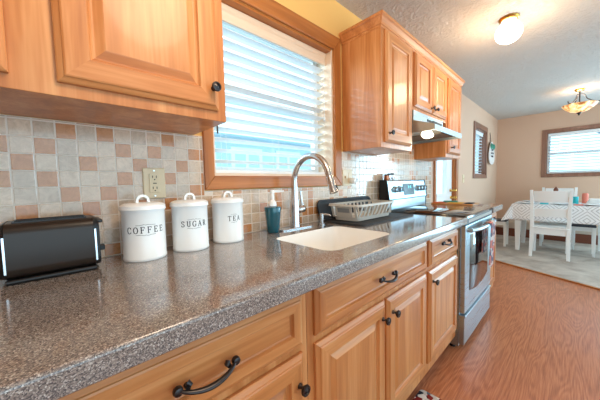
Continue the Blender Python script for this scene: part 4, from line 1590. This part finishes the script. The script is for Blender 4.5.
# ------------------------------------------------------------------ dining table, cloth, chairs
TBX0, TBX1, TBY0, TBY1 = 5.345, 6.12, -2.35, -0.435
tz = 0.75
tb_ = thing('dining_table', ((TBX0 + TBX1) / 2, (TBY0 + TBY1) / 2, 0.0125), 'white dining table under the medallion tablecloth', 'table')
MB().box(TBX0, TBX1, TBY0, TBY1, tz - 0.03, tz).build('tabletop', M_white, tb_)
MB().box(TBX0 + 0.04, TBX1 - 0.04, TBY0 + 0.05, TBY1 - 0.05, tz - 0.12, tz - 0.0305).build('apron', M_white, tb_)
for x in (TBX0 + 0.05, TBX1 - 0.06):
    for y in (-0.51, -1.42, TBY0 + 0.08):
        g = MB()
        g.bar((x, y, tz - 0.12), (x - 0.0, y, 0.0125), 0.085, 0.085, ref=(1, 0, 0), w2=0.05, h2=0.05)
        g.build('leg', M_white, tb_, bevel=0.003)


# tablecloth: top, hanging sides with soft folds, corners falling outwards
def cloth():
    nu, nv = 40, 84
    ov = 0.255
    ux0, ux1, vy0, vy1 = TBX0 - ov, TBX1 + ov, TBY0 - ov, TBY1 + 0.235
    vs, fs, uv = [], [], []
    for i in range(nu + 1):
        for j in range(nv + 1):
            u = ux0 + (ux1 - ux0) * i / nu
            v = vy0 + (vy1 - vy0) * j / nv
            ox = max(TBX0 - u, 0, u - TBX1)
            oy = max(TBY0 - v, 0, v - TBY1)
            sx_ = -1 if u < TBX0 else 1
            sy_ = -1 if v < TBY0 else 1
            px_, py_ = min(max(u, TBX0), TBX1), min(max(v, TBY0), TBY1)
            d = math.hypot(ox, oy)
            z = tz + 0.003
            if d > 0:
                corner = min(ox, oy) / max(ox, oy)
                flare = 0.09 + 0.42 * corner
                if corner == 0:
                    flare += 0.03 * math.sin(9 * (u + v))
                out_ = 0.006 + d * flare
                drop = d * (0.985 - 0.22 * corner)
                px_ += sx_ * out_ * ox / d
                py_ += sy_ * out_ * oy / d
                z -= max(0, drop - 0.004)
            vs.append((px_, py_, z))
            uv.append((u, v))
    for i in range(nu):
        for j in range(nv):
            a = i * (nv + 1) + j
            fs.append((a, a + nv + 1, a + nv + 2, a + 1))
    g = MB()
    g.add(vs, fs)
    o = g.build('tablecloth', M_cloth, smooth=60)
    l = o.data.uv_layers.new(name='UVMap')
    for lp in o.data.loops:
        l.data[lp.index].uv = uv[lp.vertex_index]
    so = o.modifiers.new('thick', 'SOLIDIFY')
    so.thickness = 0.002
    so.offset = 1
    return o


tag(cloth(), 'white tablecloth with grey medallions hanging over the dining table', 'tablecloth')


def chair(x, y, facing, label):
    """facing +1: sitter looks along +x (back at the -x side)"""
    root = thing('dining_chair', (x, y, 0.0125), label, 'chair', 'white dining chairs')
    f_ = facing
    hw = 0.19
    zf = 0.0125
    for s_ in (-1, 1):
        g = MB()
        yy = y + s_ * hw
        pth = [(x - f_ * 0.03, yy + s_ * 0.006, zf), (x + f_ * 0.01, yy, 0.28), (x + f_ * 0.012, yy, 0.46), (x - f_ * 0.02, yy + s_ * 0.004, 0.78), (x - f_ * 0.06, yy + s_ * 0.012, 0.99)]
        wd = [0.036, 0.044, 0.046, 0.040, 0.034]
        g.loft([[(px_ + a_ * w_ / 2, py_ + b_ * w_ / 2, pz) for a_, b_ in ((-1, -1), (1, -1), (1, 1), (-1, 1))] for (px_, py_, pz), w_ in zip(pth, wd)])
        g.build('leg', M_white, root, bevel=0.003)
        g = MB()
        g.bar((x + f_ * 0.38, y + s_ * 0.185, 0.43), (x + f_ * 0.385, y + s_ * 0.187, zf), 0.042, 0.042, ref=(1, 0, 0), w2=0.03, h2=0.03)
        g.build('leg', M_white, root, bevel=0.003)
    g = MB()
    g.loft([[(px_, py_, z) for px_, py_ in rrect(x - 0.02 if f_ > 0 else x - 0.42, x + 0.42 if f_ > 0 else x + 0.02, y - 0.21, y + 0.21, 0.03, 4)] for z in (0.431, 0.452)])
    g.build('seat', M_white, root, bevel=0.006)
    g = MB()
    g.box(x - 0.002, x + 0.016, y - hw + 0.023, y + hw - 0.023, 0.345, 0.43)
    g.build('apron', M_white, root, bevel=0.002)
    g = MB()
    g.box(x + f_ * 0.372, x + f_ * 0.39, y - hw + 0.02, y + hw - 0.02, 0.36, 0.43)
    g.build('apron', M_white, root, bevel=0.002)

    def rail(z0, z1, xo0, xo1, nm):
        g = MB()
        loops = []
        for k in range(9):
            s_ = -1 + k / 4
            bow = -f_ * 0.016 * (1 - s_ * s_)
            yy = y + s_ * (hw - 0.016)
            loops.append([(x + f_ * xo0 + bow - 0.009, yy, z0), (x + f_ * xo0 + bow + 0.009, yy, z0), (x + f_ * xo1 + bow + 0.009, yy, z1 + 0.012 * (1 - s_ * s_) * 0), (x + f_ * xo1 + bow - 0.009, yy, z1)])
        g.loft(loops)
        g.build(nm, M_white, root, bevel=0.002, smooth=50)
    rail(0.82, 0.975, -0.026, -0.056, 'top_rail')
    rail(0.605, 0.725, 0.0, -0.012, 'back_slat')
    return root


chair(5.09, -0.893, 1, 'white dining chair nearest the kitchen, its slatted back towards the camera')
chair(6.33, -0.935, -1, 'white dining chair on the far side of the table, below the window')

# stools at the table
def stool(x, y, label, w=0.11, d=0.10, h=0.46):
    root = thing('stool', (x, y, 0.0125), label, 'stool', 'white stools at the dining table')
    g = MB()
    g.box(x - d - 0.02, x + d + 0.02, y - w - 0.02, y + w + 0.02, h - 0.025, h)
    g.build('seat', M_seat_dark, root, bevel=0.006)
    g = MB()
    for s_ in (-1, 1):
        g.box(x - d, x + d, y + s_ * w - 0.01, y + s_ * w + 0.01, h - 0.085, h - 0.0255)
        g.box(x + s_ * d - 0.01, x + s_ * d + 0.01, y - w + 0.011, y + w - 0.011, h - 0.085, h - 0.0255)
    g.build('apron', M_white, root)
    for sx_ in (-1, 1):
        for sy_ in (-1, 1):
            g = MB()
            g.bar((x + sx_ * d, y + sy_ * w, h - 0.0255), (x + sx_ * (d + 0.005), y + sy_ * (w + 0.005), 0.0125), 0.04, 0.04, ref=(1, 0, 0), w2=0.03, h2=0.03)
            g.build('leg', M_white, root, bevel=0.002)
    return root


stool(5.62, -0.215, 'white stool beside the left end of the dining table')
stool(5.66, -1.20, 'white stool with dark seat tucked under the table right of the near chair', w=0.13)

# place settings
CZ = tz + 0.0056


def plate(x, y, label, r=0.125, z=CZ):
    root_m = MB()
    root_m.lathe([(r * 0.55, 0.0), (r * 0.62, 0.004), (r, 0.016), (r, 0.019), (r * 0.62, 0.008), (0.001, 0.006)], (x, y, z), 32)
    return tag(root_m.build('dinner_plate', M_plate, smooth=50), label, 'plate', 'plates on the dining table')


plate(5.50, -0.62, 'white plate at the left corner of the dining table')
plate(5.50, -1.02, 'white plate in front of the nearest dining chair')
plate(5.49, -1.33, 'white plate at the right of the teal mug')
plate(5.97, -0.62, 'white plate at the far left corner of the dining table')
plate(5.98, -1.42, 'white plate on the far side of the table, right of the far chair')
for x, y, m_, lab in ((5.53, -0.80, M_teal, 'folded teal napkin beside the left plate'), (5.47, -1.165, M_coral, 'folded coral napkin beside the near plate')):
    g = MB()
    for k in range(3):
        g.loft([[(px_, py_, z) for px_, py_ in rrect(x - 0.07 + k * 0.004, x + 0.07 - k * 0.004, y - 0.05 + k * 0.003, y + 0.05 - k * 0.003, 0.006, 2)] for z in (CZ + 0.0005 + k * 0.0045, CZ + 0.0045 + k * 0.0045)])
    tag(g.build('napkin', m_, bevel=0.001), lab, 'napkin', 'napkins on the dining table')
mg = thing('mug', (5.70, -1.135, CZ), 'tall teal mug on the dining table', 'mug')
g = MB()
g.lathe([(0.028, 0.0005), (0.031, 0.004), (0.031, 0.112), (0.028, 0.112), (0.027, 0.01), (0.001, 0.008)], (5.70, -1.135, CZ), 24)
g.build('cup', M_teal, mg, smooth=40)
g = MB()
g.tube([(5.73, -1.135, CZ + 0.09), (5.75, -1.135, CZ + 0.085), (5.757, -1.135, CZ + 0.06), (5.75, -1.135, CZ + 0.04), (5.73, -1.135, CZ + 0.035)], 0.005, 8)
g.build('handle', M_teal, mg, smooth=50)
g = MB()
g.lathe([(0.03, 0.0005), (0.035, 0.004), (0.035, 0.14), (0.030, 0.145), (0.029, 0.155), (0.001, 0.156)], (5.93, -1.235, CZ), 20)
tag(g.build('candle_jar', M_coral, smooth=40), 'coral jar on the dining table behind the teal mug', 'jar')
# stack of white linens
g = MB()
for k in range(5):
    g.loft([[(px_, py_, z) for px_, py_ in rrect(5.60 + k * 0.004, 5.80 - k * 0.003, -1.46 + k * 0.008, -1.24 - k * 0.008, 0.02, 3)] for z in (CZ + 0.0005 + k * 0.017, CZ + 0.0165 + k * 0.017)])
tag(g.build('napkin_stack', M_white, bevel=0.004), 'stack of folded white linen on the right of the dining table', 'linen', None, 'stuff')
pm = thing('pepper_mill', (6.08, -0.905, CZ), 'brown wooden pepper mill in front of the far dining chair', 'pepper mill')
g = MB()
g.lathe([(0.028, 0.0005), (0.030, 0.01), (0.020, 0.06), (0.018, 0.10), (0.026, 0.15), (0.026, 0.165)], (6.08, -0.905, CZ), 18)
g.build('body', M_darkred, pm, smooth=50)
g = MB()
g.lathe([(0.022, 0.1655), (0.030, 0.185), (0.030, 0.21), (0.020, 0.232), (0.010, 0.236), (0.010, 0.25), (0.004, 0.254)], (6.08, -0.905, CZ), 18)
g.build('cap', M_darkred, pm, smooth=50)

# ------------------------------------------------------------------ outdoors, seen through the blinds
structure(MB().box(-14, 24, 0.16, 26, -0.5, -0.4).build('ground', M_snow), 'pale ground outside', 'ground')
nh = thing('neighbor_house', (3.6, 6.2, -0.4), 'pale blue house with white window frames seen through the kitchen blind', 'house')
g = MB()
g.box(-1.0, 7.5, 6.0, 10.0, -0.4, 2.6)
g.build('wall', M_siding, nh)
g = MB()
g.loft([[(x, 5.6, 2.6), (x, 8.0, 4.4), (x, 10.4, 2.6)] for x in (-1.3, 7.8)])
g.build('roof', M_whitehouse, nh)
for x in (0.4, 2.3, 3.9, 5.6):
    g = MB()
    for a_, b_, c_, d_ in ((0, 0.12, 0, 1.7), (1.0, 1.12, 0, 1.7), (0.12, 1.0, 0, 0.12), (0.12, 1.0, 1.58, 1.7), (0.5, 0.6, 0.12, 1.58)):
        g.box(x + a_, x + b_, 5.94, 5.999, 0.6 + c_, 0.6 + d_)
    g.build('window_frame', M_whitehouse, nh)
# bare trees beyond the dining window
rt_ = random.Random(5)
for k, (x, y, hgt, lab) in enumerate(((11.0, -2.3, 4.6, 'bare tree outside the dining window, left of the two'), (12.0, -4.4, 5.2, 'bare tree outside the dining window, right of the two'))):
    root = thing('bare_tree', (x, y, -0.4), lab, 'tree', 'bare trees outside')
    g = MB()

    def branch(p, d, ln, r_, depth):
        q = p + d * ln
        g.tube([p, p + d * ln * 0.5 + Vector((rt_.uniform(-1, 1), rt_.uniform(-1, 1), 0)) * ln * 0.06, q], [r_, r_ * 0.85, r_ * 0.7], 6)
        if depth > 0:
            for _ in range(3):
                nd = (d + Vector((rt_.uniform(-1, 1), rt_.uniform(-1, 1), rt_.uniform(-0.2, 0.6))) * 0.75).normalized()
                branch(q, nd, ln * 0.7, r_ * 0.62, depth - 1)
    branch(Vector((x, y, -0.4)), Vector((0, 0, 1)), hgt * 0.36, 0.11, 4)
    g.build('branches', M_bark, root)
structure(MB().box(6.9, 30, -20, 10, -0.5, -0.41).build('ground', M_snow), 'pale ground beyond the dining window', 'ground')
